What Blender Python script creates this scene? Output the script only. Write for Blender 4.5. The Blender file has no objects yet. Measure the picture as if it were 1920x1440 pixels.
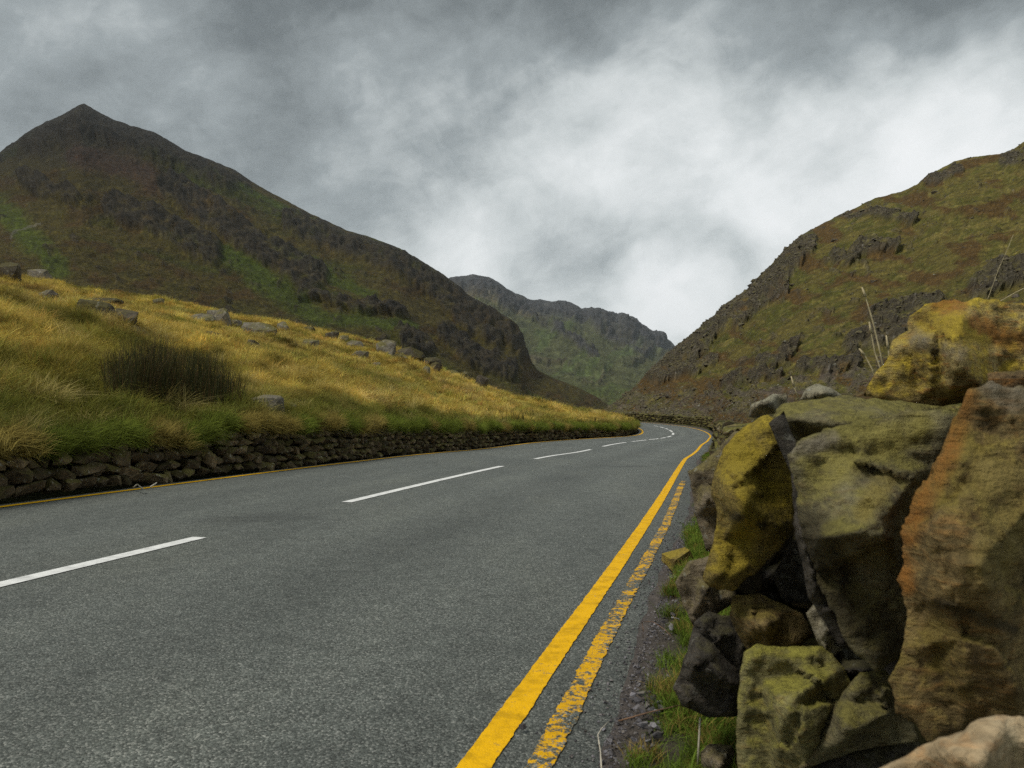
import bpy, bmesh, math, random
import numpy as np
from mathutils import Vector, Matrix, Euler
from mathutils.bvhtree import BVHTree
from mathutils.geometry import delaunay_2d_cdt

random.seed(7); RNG = np.random.default_rng(7)
scene = bpy.context.scene
COL = scene.collection
R = math.radians

# ------------------------------------------------------------------ camera
F = 1450.0                      # focal length in photograph pixels (1920 wide)
PITCH = math.atan(55 / F)
CP, SP = math.cos(PITCH), math.sin(PITCH)
cam = bpy.data.cameras.new('camera')
cam.sensor_width = 36.0; cam.lens = 36.0 * F / 1920.0
cam.clip_start = 0.05; cam.clip_end = 30000
cam.dof.use_dof = True; cam.dof.focus_distance = 13.0; cam.dof.aperture_fstop = 7.5
camo = bpy.data.objects.new('camera', cam); COL.objects.link(camo)
camo.location = (0, 0, 1.0); camo.rotation_euler = (R(90) + PITCH, 0, 0)
scene.camera = camo
scene.render.resolution_x, scene.render.resolution_y = 1024, 768

# ------------------------------------------------------------------ render settings
vs = scene.view_settings
vs.view_transform = 'Standard'; vs.look = 'None'; vs.exposure = 0.66; vs.gamma = 1.0
vs.use_curve_mapping = False
scene.render.engine = 'CYCLES'
scene.cycles.max_bounces = 4; scene.cycles.diffuse_bounces = 2; scene.cycles.glossy_bounces = 2
scene.cycles.transparent_max_bounces = 6; scene.cycles.volume_bounces = 1
scene.cycles.use_denoising = False
scene.cycles.use_adaptive_sampling = True; scene.cycles.adaptive_threshold = 0.012


def ray(u, v, d=1.0):
    """world point seen at photograph pixel (u, v) at camera depth d"""
    a, b = (u - 960) / F, (720 - v) / F
    return np.array([a * d, d * (CP - b * SP), 1.0 + d * (SP + b * CP)])


def ray_arr(u, v, y):
    """world points at pixels u, v and ground distance y (arrays)"""
    m = (720 - v) / F
    z = y * (m * CP + SP) / (CP - m * SP)
    return np.stack([(u - 960) / F * (y * CP + z * SP), y, z + 1.0], -1)


# ------------------------------------------------------------------ world: overcast sky
SUN_AZ, SUN_EL = R(-124), R(53)       # azimuth measured from +Y towards +X
world = bpy.data.worlds.new('World'); scene.world = world; world.use_nodes = True
world.cycles.sampling_method = 'MANUAL'; world.cycles.sample_map_resolution = 512
wt = world.node_tree; wn, wl = wt.nodes, wt.links
wn.clear()


def N(tree, typ, **kw):
    n = tree.nodes.new(typ)
    for k, v in kw.items():
        setattr(n, k, v)
    return n


def math_node(tree, op, a, b=None, c=None, clamp=False):
    n = tree.nodes.new('ShaderNodeMath'); n.operation = op; n.use_clamp = clamp
    for i, x in enumerate((a, b, c)):
        if x is None: continue
        if isinstance(x, (int, float)): n.inputs[i].default_value = x
        else: tree.links.new(x, n.inputs[i])
    return n.outputs[0]


def vmath(tree, op, a, b=None, scale=None):
    n = tree.nodes.new('ShaderNodeVectorMath'); n.operation = op
    for i, x in enumerate((a, b)):
        if x is None: continue
        if isinstance(x, (tuple, list)): n.inputs[i].default_value = x
        else: tree.links.new(x, n.inputs[i])
    if scale is not None:
        if isinstance(scale, (int, float)): n.inputs['Scale'].default_value = scale
        else: tree.links.new(scale, n.inputs['Scale'])
    return n.outputs['Value'] if op == 'DOT_PRODUCT' else n.outputs[0]


def noise(tree, vec, scale, detail=6, rough=0.55, dist=0.0, color=False):
    n = tree.nodes.new('ShaderNodeTexNoise'); n.noise_dimensions = '3D'
    tree.links.new(vec, n.inputs['Vector'])
    n.inputs['Scale'].default_value = scale; n.inputs['Detail'].default_value = detail
    n.inputs['Roughness'].default_value = rough; n.inputs['Distortion'].default_value = dist
    return n.outputs['Color'] if color else n.outputs['Fac']


def ramp(tree, fac, stops, interp='LINEAR'):
    n = tree.nodes.new('ShaderNodeValToRGB'); n.color_ramp.interpolation = interp
    el = n.color_ramp.elements
    while len(el) > 1: el.remove(el[-1])
    el[0].position = stops[0][0]
    for p, c in stops[1:]: el.new(p)
    for e, (p, c) in zip(el, stops):
        e.position = p; e.color = (*c, 1) if len(c) == 3 else c
    tree.links.new(fac, n.inputs[0])
    return n.outputs[0]


def mix(tree, fac, a, b, mode='MIX'):
    n = tree.nodes.new('ShaderNodeMix'); n.data_type = 'RGBA'; n.blend_type = mode
    for sock, x in ((n.inputs[0], fac), (n.inputs[6], a), (n.inputs[7], b)):
        if isinstance(x, (int, float)): sock.default_value = x
        elif isinstance(x, (tuple, list)): sock.default_value = (*x, 1) if len(x) == 3 else x
        else: tree.links.new(x, sock)
    return n.outputs[2]


def g3(v): return (v, v, v)


tc = N(wt, 'ShaderNodeTexCoord')
D = vmath(wt, 'NORMALIZE', tc.outputs['Generated'])
sep = N(wt, 'ShaderNodeSeparateXYZ'); wl.new(D, sep.inputs[0])
zz = math_node(wt, 'ADD', math_node(wt, 'MAXIMUM', sep.outputs['Z'], 0.0), 0.30)
comb = N(wt, 'ShaderNodeCombineXYZ')
wl.new(math_node(wt, 'DIVIDE', sep.outputs['X'], zz), comb.inputs[0])
wl.new(math_node(wt, 'DIVIDE', sep.outputs['Y'], zz), comb.inputs[1])
Q = comb.outputs[0]                                  # position on the cloud deck
warpc = noise(wt, D, 3.2, 4, 0.6, color=True)
warp = vmath(wt, 'SCALE', vmath(wt, 'SUBTRACT', warpc, (0.5, 0.5, 0.5)), scale=0.34)
DW = vmath(wt, 'NORMALIZE', vmath(wt, 'ADD', D, warp))
BLOBS = [  # pixel of the photograph, radius in px, amount
    (740, 330, 210, .30), (980, 330, 210, .18), (1180, 260, 170, .16), (1710, 180, 145, .40), (1540, 340, 150, .24), (1820, 310, 130, .24), (1420, 400, 110, .20), (1240, 130, 80, .16),
    (1180, 610, 80, .50), (1300, 590, 70, .36), (600, 270, 90, .10), (60, 40, 230, .12), (870, 480, 60, .14),
    (900, 90, 230, -.22), (1080, 10, 220, -.20), (330, 190, 230, -.26), (1640, -50, 180, -.26), (1150, 515, 90, -.30), (1000, 450, 110, -.14), (1370, 520, 80, -.30),
    (1610, 290, 55, -.30), (640, 110, 220, -.24), (1400, 200, 80, -.12), (480, 340, 110, -.06), (1890, 0, 150, -.24)]
acc = None
for (u, v, r, a) in BLOBS:
    p = ray(u, v); p = p - np.array([0, 0, 1.0]); p /= np.linalg.norm(p)
    sig = r / F
    dt = vmath(wt, 'DOT_PRODUCT', DW, tuple(p))
    e = math_node(wt, 'POWER', 2.71828, math_node(wt, 'MULTIPLY', math_node(wt, 'SUBTRACT', dt, 1.0), 1 / sig ** 2))
    acc = math_node(wt, 'MULTIPLY_ADD', e, a, acc if acc is not None else 0.50)
n1 = noise(wt, vmath(wt, 'MULTIPLY', D, (1.0, 1.0, 1.5)), 4.6, 7, 0.57, 0.1)
mp = N(wt, 'ShaderNodeMapping'); mp.inputs['Rotation'].default_value = (0, R(22), 0); wl.new(D, mp.inputs['Vector'])   # streaks drawn out by the wind
n2 = noise(wt, vmath(wt, 'MULTIPLY', mp.outputs[0], (0.55, 0.8, 2.3)), 5.2, 8, 0.6, 0.1)
n3 = noise(wt, vmath(wt, 'ADD', D, warp), 9.0, 8, 0.66, 0.0)
val = math_node(wt, 'MULTIPLY_ADD', math_node(wt, 'SUBTRACT', n1, 0.5), 0.80, acc)
val = math_node(wt, 'MULTIPLY_ADD', math_node(wt, 'SUBTRACT', n2, 0.5), 0.42, val)
val = math_node(wt, 'MULTIPLY_ADD', math_node(wt, 'SUBTRACT', n3, 0.5), 0.42, val)
cloud = ramp(wt, val, [(0.0, (.075, .085, .087)), (.18, (.115, .129, .131)), (.40, (.215, .238, .242)), (.62, (.40, .425, .424)), (.85, (.555, .572, .571)), (1.0, (.615, .625, .625))])
bg_cloud = N(wt, 'ShaderNodeBackground'); wl.new(cloud, bg_cloud.inputs[0]); bg_cloud.inputs[1].default_value = 1.0
sky = N(wt, 'ShaderNodeTexSky'); sky.sky_type = 'NISHITA'; sky.sun_disc = False
sky.sun_elevation = SUN_EL; sky.sun_rotation = SUN_AZ
bg_sky = N(wt, 'ShaderNodeBackground'); wl.new(sky.outputs[0], bg_sky.inputs[0]); bg_sky.inputs[1].default_value = 0.08
mx = N(wt, 'ShaderNodeMixShader'); mx.inputs[0].default_value = 0.95
wl.new(bg_sky.outputs[0], mx.inputs[1]); wl.new(bg_cloud.outputs[0], mx.inputs[2])
wo = N(wt, 'ShaderNodeOutputWorld'); wl.new(mx.outputs[0], wo.inputs[0])

sun = bpy.data.lights.new('sun', 'SUN'); sun.energy = 1.5; sun.angle = R(11); sun.color = (1.0, .95, .86)
suno = bpy.data.objects.new('sun', sun); COL.objects.link(suno)
sd = Vector((math.sin(SUN_AZ) * math.cos(SUN_EL), math.cos(SUN_AZ) * math.cos(SUN_EL), math.sin(SUN_EL)))
suno.rotation_euler = sd.to_track_quat('Z', 'Y').to_euler(); suno.location = (0, 0, 60)


# ------------------------------------------------------------------ numeric noise
_perm = np.random.default_rng(3).permutation(256); _perm = np.r_[_perm, _perm, _perm]
_grad = np.random.default_rng(4).normal(size=(256, 3)); _grad /= np.linalg.norm(_grad, axis=1)[:, None]


def perlin(P):
    P = np.asarray(P, float); i = np.floor(P).astype(int); f = P - i; i &= 255
    w = f * f * f * (f * (f * 6 - 15) + 10); out = 0
    for dx in (0, 1):
        for dy in (0, 1):
            for dz in (0, 1):
                h = _perm[_perm[_perm[(i[..., 0] + dx) & 255] + ((i[..., 1] + dy) & 255)] + ((i[..., 2] + dz) & 255)]
                g = _grad[h]
                dot = g[..., 0] * (f[..., 0] - dx) + g[..., 1] * (f[..., 1] - dy) + g[..., 2] * (f[..., 2] - dz)
                out = out + dot * (w[..., 0] if dx else 1 - w[..., 0]) * (w[..., 1] if dy else 1 - w[..., 1]) * (w[..., 2] if dz else 1 - w[..., 2])
    return out * 1.6


def fbm(P, octv=5, gain=0.5, ridged=False):
    out, a, s, tot = 0, 1.0, 1.0, 0
    for o in range(octv):
        n = perlin(P * s + o * 17.3)
        if ridged: n = 1 - 2 * np.abs(n)
        out = out + a * n; tot += a; a *= gain; s *= 2.03
    return out / tot


def sstep(a, b, x):
    t = np.clip((x - a) / (b - a), 0, 1); return t * t * (3 - 2 * t)


def polydist(u, v, pts):
    best = np.full(np.shape(u), 1e9)
    for (a, b), (c, d) in zip(pts[:-1], pts[1:]):
        l2 = (c - a) ** 2 + (d - b) ** 2
        t = np.clip(((u - a) * (c - a) + (v - b) * (d - b)) / l2, 0, 1)
        best = np.minimum(best, np.hypot(u - a - t * (c - a), v - b - t * (d - b)))
    return best


# ------------------------------------------------------------------ object helpers
def link(name, me, mats=None, parent=None, **props):
    o = bpy.data.objects.new(name, me); COL.objects.link(o)
    if mats is not None and me is not None and len(me.materials) == 0:
        for m in (mats if isinstance(mats, (list, tuple)) else [mats]): me.materials.append(m)
    if parent is not None: o.parent = parent
    for k, v in props.items(): o[k] = v
    return o


def mesh_from(name, V, Fc, smooth=True):
    me = bpy.data.meshes.new(name)
    me.from_pydata([tuple(p) for p in V] if not isinstance(V, list) else V, [], Fc)
    if smooth: me.polygons.foreach_set('use_smooth', np.ones(len(me.polygons), bool))
    me.update(); return me


def grid_mesh(name, P, col=None, smooth=True, flip=False):
    n, m = P.shape[:2]
    idx = np.arange(n * m).reshape(n, m)
    q = np.stack([idx[:-1, :-1], idx[1:, :-1], idx[1:, 1:], idx[:-1, 1:]], -1).reshape(-1, 4)
    if flip: q = q[:, ::-1]
    me = bpy.data.meshes.new(name)
    me.vertices.add(n * m); me.vertices.foreach_set('co', P.reshape(-1).astype(np.float32))
    me.loops.add(q.size); me.loops.foreach_set('vertex_index', q.reshape(-1).astype(np.int32))
    me.polygons.add(len(q)); me.polygons.foreach_set('loop_start', (np.arange(len(q)) * 4).astype(np.int32))
    me.polygons.foreach_set('use_smooth', np.full(len(q), smooth))
    me.update(calc_edges=True)
    if col is not None:
        a = me.color_attributes.new('col', 'FLOAT_COLOR', 'POINT')
        c4 = np.c_[col.reshape(-1, 3), np.ones(n * m)]
        a.data.foreach_set('color', c4.reshape(-1).astype(np.float32))
    return me


# ------------------------------------------------------------------ materials
def new_mat(name):
    m = bpy.data.materials.new(name); m.use_nodes = True
    t = m.node_tree; b = t.nodes['Principled BSDF']
    return m, t, b


def bump(t, b, h, strength, dist):
    n = t.nodes.new('ShaderNodeBump'); n.inputs['Strength'].default_value = strength; n.inputs['Distance'].default_value = dist
    t.links.new(h, n.inputs['Height']); t.links.new(n.outputs[0], b.inputs['Normal'])


def terrain_mat(name, scale, bdist, var=0.55):
    """albedo from the 'col' attribute with finer procedural variation"""
    m, t, b = new_mat(name)
    at = N(t, 'ShaderNodeAttribute'); at.attribute_name = 'col'
    geo = N(t, 'ShaderNodeNewGeometry'); P = geo.outputs['Position']
    n1 = noise(t, P, scale, 6, 0.66); n2 = noise(t, P, scale * 9.3, 4, 0.62)
    s = math_node(t, 'ADD', math_node(t, 'MULTIPLY', n1, 1.2), math_node(t, 'MULTIPLY', n2, 0.9))
    f = ramp(t, math_node(t, 'MULTIPLY', s, 0.5), [(.36, g3(1 - var)), (.52, g3(1.0)), (.68, g3(1 + var))])
    c = mix(t, 1.0, at.outputs['Color'], f, 'MULTIPLY')
    t.links.new(c, b.inputs['Base Color']); b.inputs['Roughness'].default_value = 0.95
    b.inputs['Specular IOR Level'].default_value = 0.1
    bump(t, b, s, 0.9, bdist)
    return m


def asphalt_color(t, P, wear=False):
    """returns colour, height of worn chip-seal asphalt"""
    v = N(t, 'ShaderNodeTexVoronoi'); v.inputs['Scale'].default_value = 140; t.links.new(P, v.inputs['Vector'])
    chips = ramp(t, math_node(t, 'FRACT', math_node(t, 'MULTIPLY', N_sep(t, v.outputs['Color']), 3.7)),
                 [(0, (.038, .042, .036)), (.40, (.082, .091, .080)), (.78, (.132, .143, .127)), (.95, (.24, .245, .22))])
    fine = noise(t, P, 260, 3, 0.6)
    big = noise(t, vmath(t, 'MULTIPLY', P, (1.0, 0.35, 1.0)), 0.9, 6, 0.6)
    mid = noise(t, P, 7.0, 5, 0.6)
    c = mix(t, 1.0, chips, ramp(t, fine, [(.3, g3(.5)), (.7, g3(1.5))]), 'MULTIPLY')
    c = mix(t, 1.0, c, ramp(t, big, [(.3, (.84, .85, .85)), (.5, g3(1.0)), (.72, (1.2, 1.18, 1.13))]), 'MULTIPLY')
    c = mix(t, 1.0, c, ramp(t, mid, [(.3, g3(.82)), (.7, g3(1.16))]), 'MULTIPLY')
    wa = N(t, 'ShaderNodeAttribute'); wa.attribute_name = 'col'
    if wear: c = mix(t, 1.0, c, wa.outputs['Color'], 'MULTIPLY')
    h = math_node(t, 'MULTIPLY_ADD', fine, 0.4, math_node(t, 'SUBTRACT', 1.0, v.outputs['Distance']))
    return c, h


def N_sep(t, col):
    s = N(t, 'ShaderNodeSeparateColor'); t.links.new(col, s.inputs[0]); return s.outputs[0]


def road_mat():
    m, t, b = new_mat('asphalt'); geo = N(t, 'ShaderNodeNewGeometry'); P = geo.outputs['Position']
    c, h = asphalt_color(t, P, True)
    t.links.new(c, b.inputs['Base Color']); b.inputs['Roughness'].default_value = 0.66
    b.inputs['Specular IOR Level'].default_value = 0.4
    bump(t, b, h, 0.8, 0.006)
    return m


def paint_mat(name, base, lo, hi, dirt):
    """road paint; between lo and hi of the wear noise the asphalt shows through"""
    m, t, b = new_mat(name); geo = N(t, 'ShaderNodeNewGeometry'); P = geo.outputs['Position']
    ca, h = asphalt_color(t, P)
    w1 = noise(t, P, 34, 8, 0.78, 0.2); w2 = noise(t, P, 4.5, 5, 0.65); w3 = noise(t, P, 130, 2, 0.6)
    w = math_node(t, 'ADD', math_node(t, 'MULTIPLY', w1, 0.50), math_node(t, 'ADD', math_node(t, 'MULTIPLY', w2, 0.36), math_node(t, 'MULTIPLY', w3, .14)))
    k = ramp(t, w, [(lo, g3(1.0)), (hi, g3(0.0))])
    pc = mix(t, 1.0, base, ramp(t, noise(t, P, 9, 7, 0.75), [(.32, g3(1 - dirt * 1.6)), (.55, g3(1.0))]), 'MULTIPLY')
    c = mix(t, k, ca, pc)
    t.links.new(c, b.inputs['Base Color']); b.inputs['Roughness'].default_value = 0.75; b.inputs['Specular IOR Level'].default_value = 0.2
    bump(t, b, h, 0.45, 0.004)
    return m


def rock_mat(name, base, dark, moss, accent, moss_amt, accent_amt, scale=7.0, bumpd=0.02, lichen=0.0, per=False, strata=True, top_moss=True, stain=False):
    m, t, b = new_mat(name)
    tcn = N(t, 'ShaderNodeTexCoord'); geo = N(t, 'ShaderNodeNewGeometry')
    oi = N(t, 'ShaderNodeObjectInfo')
    rnd = math_node(t, 'FRACT', math_node(t, 'ADD', oi.outputs['Random'], geo.outputs['Random Per Island'])) if per else oi.outputs['Random']
    off = vmath(t, 'SCALE', (3.1, 7.7, 5.3), scale=math_node(t, 'MULTIPLY', rnd, 9.0))
    P = vmath(t, 'ADD', geo.outputs['Position'], off)
    n1 = noise(t, P, scale, 6, 0.65, 0.3); n2 = noise(t, P, scale * 0.45, 4, 0.6, 0.2); n3 = noise(t, P, scale * 5, 5, 0.74)
    st = noise(t, vmath(t, 'MULTIPLY', P, (1.0, 1.0, 4.5)), scale * 1.6, 5, 0.65, 0.6)
    c = mix(t, ramp(t, n1, [(.34, g3(0)), (.62, g3(1))]), dark, base)
    c = mix(t, math_node(t, 'MULTIPLY', ramp(t, st, [(.52, g3(0)), (.66, g3(1))]), accent_amt), c, accent)
    sepn = N(t, 'ShaderNodeSeparateXYZ'); t.links.new(geo.outputs['Normal'], sepn.inputs[0])
    mf = math_node(t, 'MULTIPLY_ADD', sepn.outputs['Z'], 0.22 if top_moss else 0.05, n2)
    mf = math_node(t, 'MULTIPLY_ADD', math_node(t, 'SUBTRACT', n3, 0.5), 0.35, mf)
    c = mix(t, ramp(t, mf, [(.62 - moss_amt * .5, g3(0)), (.82 - moss_amt * .5, g3(1))]), c, moss)
    c = mix(t, 1.0, c, ramp(t, n3, [(.28, g3(.5)), (.5, g3(.97)), (.74, g3(1.5))]), 'MULTIPLY')
    if lichen:
        lv = noise(t, P, scale * 2.3, 4, 0.5, 0.4)
        c = mix(t, ramp(t, lv, [(.63, g3(0)), (.67, g3(lichen))]), c, (.34, .34, .29))
    sta = N(t, 'ShaderNodeAttribute'); sta.attribute_name = 'stain'
    c = mix(t, math_node(t, 'MULTIPLY', sta.outputs['Alpha'], ramp(t, math_node(t, 'ADD', math_node(t, 'MULTIPLY', n1, .6), math_node(t, 'MULTIPLY', n3, .4)), [(.36, g3(0.15)), (.56, g3(1))])), c, sta.outputs['Color']) if stain else c
    if per:
        c = mix(t, 1.0, c, ramp(t, rnd, [(0, (.45, .43, .41)), (.5, (.95, .92, .87)), (1, (1.7, 1.65, 1.58))]), 'MULTIPLY')
    t.links.new(c, b.inputs['Base Color']); b.inputs['Roughness'].default_value = 0.88
    b.inputs['Specular IOR Level'].default_value = 0.25
    h = math_node(t, 'ADD', math_node(t, 'MULTIPLY', n1, 0.9), math_node(t, 'MULTIPLY', n3, 0.55))
    if strata: h = math_node(t, 'MULTIPLY_ADD', st, 0.7, h)
    if stain: h = math_node(t, 'MULTIPLY_ADD', noise(t, P, scale * 17, 3, .7), .22, h)
    bump(t, b, h, 1.0, bumpd)
    return m


def flat_mat(name, c, rough=0.8, var=0.4, scale=40):
    m, t, b = new_mat(name); tcn = N(t, 'ShaderNodeTexCoord')
    f = ramp(t, noise(t, tcn.outputs['Object'], scale, 5, 0.6), [(.3, g3(1 - var)), (.7, g3(1 + var))])
    t.links.new(mix(t, 1.0, c, f, 'MULTIPLY'), b.inputs['Base Color']); b.inputs['Roughness'].default_value = rough
    return m


def grass_mat(name):
    m, t, b = new_mat(name)
    at = N(t, 'ShaderNodeAttribute'); at.attribute_type = 'INSTANCER'; at.attribute_name = 'tint'
    bl = N(t, 'ShaderNodeAttribute'); bl.attribute_name = 'shade'
    oi = N(t, 'ShaderNodeObjectInfo')
    c = mix(t, 1.0, at.outputs['Color'], bl.outputs['Color'], 'MULTIPLY')
    t.links.new(c, b.inputs['Base Color']); b.inputs['Roughness'].default_value = 0.75
    b.inputs['Specular IOR Level'].default_value = 0.15
    tr = N(t, 'ShaderNodeBsdfTranslucent'); t.links.new(c, tr.inputs[0])
    ms = N(t, 'ShaderNodeMixShader'); ms.inputs[0].default_value = 0.3
    t.links.new(b.outputs[0], ms.inputs[1]); t.links.new(tr.outputs[0], ms.inputs[2])
    t.links.new(ms.outputs[0], t.nodes['Material Output'].inputs[0])
    return m


# ------------------------------------------------------------------ the road's line
_p = [-4.2373, 0.2703, 0.0036, 0.0007, -0.0121, -0.014, 0.0015, 0.0143, 0.0273, 0.0441, 0.0601, -0.0985, -0.2814, -0.2314, -0.2754, -0.338, -0.2846, 0.068, 0.4391,
      -0.0091, -0.0199, -0.019, -0.0257, -0.036, -0.0456, -0.0358, -0.0104, 3.4614, 3.2467, 1.7713, 2.3143, 3.3873, 3.558, 2.1297, 2.6956]
_K = np.array([0, 12, 20, 26, 32, 38, 44, 50, 58, 70.]); _S = np.arange(0, 86, 0.5)


def _smooth(a, w=5):
    k = np.hanning(2 * w + 3); k /= k.sum(); return np.convolve(np.pad(a, w + 1, mode='edge'), k, 'valid')


_th = _p[1] - np.cumsum(np.interp(_S, _K, np.r_[0, _p[2:11]])) * 0.5
_X = _p[0] + np.cumsum(np.sin(_th)) * .5; _Y = np.cumsum(np.cos(_th)) * .5
_Z = _smooth(np.interp(_S, _K, np.r_[0, 0, _p[11:19]]), 9); _B = _smooth(np.interp(_S, _K, np.r_[0, 0, _p[19:27]]))
_WL = _smooth(np.interp(_S, [0, 15, 30, 45, 70], np.r_[_p[27], _p[27:31]]), 9); _WR = _smooth(np.interp(_S, [0, 15, 30, 45, 70], np.r_[_p[31], _p[31:35]]), 9)
# carry the line on behind the camera
_s0 = np.arange(-14, 0, 0.5)
_X = np.r_[_X[0] + np.sin(_p[1]) * _s0, _X]; _Y = np.r_[_Y[0] + np.cos(_p[1]) * _s0, _Y]
_th = np.r_[np.full(28, _p[1]), _th]; _Z = np.r_[np.zeros(28), _Z]; _B = np.r_[np.zeros(28), _B]
_WL = np.r_[np.full(28, _WL[0]), _WL]; _WR = np.r_[np.full(28, _WR[0]), _WR]; _S = np.r_[_s0, _S]


def ri(a, s): return np.interp(s, _S, a)


def road_pt(s, o, dz=0.0):
    s = np.asarray(s, float); o = np.asarray(o, float); th = ri(_th, s)
    return np.stack([ri(_X, s) + np.cos(th) * o, ri(_Y, s) - np.sin(th) * o, ri(_Z, s) + ri(_B, s) * np.clip(o, -3.6, 3.6) - 0.004 * np.abs(np.clip(o, -4, 4)) + dz], -1)


def strip(s, o0, o1, nx, dz):
    """ribbon along the road between offsets o0(s) and o1(s)"""
    w = np.linspace(0, 1, nx)
    S2 = np.repeat(s[:, None], nx, 1); O = o0[:, None] * (1 - w) + o1[:, None] * w
    return road_pt(S2, O, dz)


def pix_s(u, v):
    ss = np.arange(0, 75, 0.05); P = road_pt(ss, 0 * ss); z = P[:, 2] - 1
    d = P[:, 1] * CP + z * SP; up = -P[:, 1] * SP + z * CP
    return ss[np.argmin((960 + F * P[:, 0] / d - u) ** 2 + (720 - F * up / d - v) ** 2)]


M_ROAD = road_mat()
M_WHITE = paint_mat('white_road_paint', (.80, .80, .77), .575, .62, .25)
M_YELLOW = paint_mat('yellow_road_paint', (.86, .47, .0), .57, .62, .28)
M_WORN = paint_mat('worn_yellow_road_paint', (.82, .44, .0), .474, .51, .2)

s = np.arange(-12, 81, 0.25)
NX = 72
Pr = strip(s, -ri(_WL, s) - 0.22, ri(_WR, s) + 0.48, NX, 0.0)
lat = (-ri(_WL, s) - 0.22)[:, None] * (1 - np.linspace(0, 1, NX)) + (ri(_WR, s) + 0.48)[:, None] * np.linspace(0, 1, NX)
lat = lat / (ri(_WR, s) / 3.4)[:, None]
wear = np.ones(lat.shape)
for c0, wd, k in ((-2.5, .34, .13), (-.9, .34, .11), (.95, .34, .13), (2.55, .34, .13)):       # wheel tracks polished by traffic
    wear += k * np.exp(-((lat - c0) / wd) ** 2)
wear += .16 * fbm(np.stack([lat * 1.6, np.repeat(s[:, None], NX, 1) * .22, lat * 0], -1), 5, .6)
wear -= .16 * np.exp(-((lat - 1.75) / .3) ** 2) * (.5 + fbm(np.stack([lat, np.repeat(s[:, None], NX, 1) * .5, lat * 0 + 3], -1), 3))   # oil drip line
wear -= .22 * sstep(3.35, 3.75, lat)
wear = wear - .30 * (1 - sstep(.12, .5, polydist(*[Pr[..., k] + .12 * fbm(Pr * np.array([3, 3, 0]), 3) for k in (0, 1)], [(-2.6, 7.4), (-2.2, 7.5)])))
wear = wear - .30 * (1 - sstep(.1, .45, polydist(Pr[..., 0], Pr[..., 1], [(2.25, 15.6), (2.6, 15.9)])))
road = link('road', grid_mesh('road', Pr, np.repeat(np.clip(wear, .45, 1.5)[..., None], 3, -1)), M_ROAD, kind='structure', label='grey asphalt road curving left down the valley')


def line(name, s0, s1, off, width, mat, dz, jit=0.0, step=0.2, **pr):
    s = np.linspace(s0, s1, max(3, int((s1 - s0) / step)))
    o = off(s)
    j0 = jit * .35 * perlin(np.c_[s * 2.3, s * 0 + 1.3, s * 0]) + jit * .8 * fbm(np.c_[s * 19, s * 0 + 4.3, s * 0], 3, .7)
    j1 = jit * .35 * perlin(np.c_[s * 2.3, s * 0 + 7.7, s * 0]) + jit * .8 * fbm(np.c_[s * 19, s * 0 + 9.3, s * 0], 3, .7)
    return link(name, grid_mesh(name, strip(s, o - width / 2 + j0, o + width / 2 + j1, 3, dz)), mat, road, **pr)


line('edge_line', -1, 80, lambda s: ri(_WR, s) - .006, 0.097, M_YELLOW, 0.005, 0.010, 0.015, label='bright yellow line along the near right edge')
line('edge_line', -1, 12.6, lambda s: ri(_WR, s) + 0.172 + 0.008 * np.sin(s), 0.078, M_WORN, 0.005, 0.022, 0.015, label='worn flaking second yellow line')
line('edge_line', -6, 80, lambda s: -ri(_WL, s), 0.115, M_YELLOW, 0.007, 0.006, 0.1, label='yellow line at the foot of the far wall')
DASH = [((-700, 1250), (372, 1010)), ((648, 940), (940, 873)), ((1003, 857.5), (1107, 840)), ((1130, 835), (1174, 829.5)), ((1185, 827.5), (1212, 824)),
        ((1217, 823.5), (1235, 822)), ((1238, 821), (1248, 820)), ((1251, 819), (1258, 817)), ((1261, 815), (1263, 811)), ((1261, 809), (1256, 805)), ((1253, 804), (1248, 802.5)),
        ((1245, 801.5), (1237, 800)), ((1234, 799), (1226, 798))]
for a, b_ in DASH:
    sa, sb = pix_s(*a), pix_s(*b_)
    if sb - sa < 0.4: sb = sa + 0.8
    if a[0] < 0: sa = -1.2
    line('lane_dash', sa, sb, lambda s: 0 * s, 0.13, M_WHITE, 0.005, 0.004, 0.1)

# ------------------------------------------------------------------ the ground far and wide
M_MOOR = terrain_mat('moor_ground', 0.05, 0.4)
gx = np.linspace(-1, 1, 60); gx = np.sign(gx) * np.abs(gx) ** 2.5 * 9000
G = np.stack(np.meshgrid(gx, gx, indexing='ij'), -1)
rr = np.hypot(G[..., 0], G[..., 1])
Gz = -1.6 - 6 * sstep(60, 800, rr)
link('ground', grid_mesh('ground', np.concatenate([G, Gz[..., None]], -1), np.tile([.07, .075, .025], (60, 60, 1))), M_MOOR, kind='structure', label='dark moorland valley floor')


# colours of the place (albedo)
GOLD = np.array([.53, .405, .095]); STRAW = np.array([.68, .54, .23]); OLIVE = np.array([.25, .215, .042]); GREEN = np.array([.125, .135, .024]); DGREEN = np.array([.042, .046, .011])
BRACKEN = np.array([.105, .060, .020]); ROCK = np.array([.100, .083, .058]); DROCK = np.array([.044, .037, .026]); GROCK = np.array([.16, .145, .13])


def lerp(a, b, t): return a + (b - a) * t[..., None]


# ------------------------------------------------------------------ the grassy bank above the left wall
wall_off = lambda s: -ri(_WL, s) - 0.50 - 0.10 * np.sin(s * 0.7)       # foot of the wall's face
WH_k = ([-6, 5, 8, 11.2, 12, 18, 26, 34, 44, 54, 62, 75], [.78, .78, .72, .70, .86, .82, .76, .62, .52, .42, .40, .4])
wall_h = lambda s: np.interp(s, *WH_k) + 0.03 * np.sin(s * 2.1)

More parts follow.
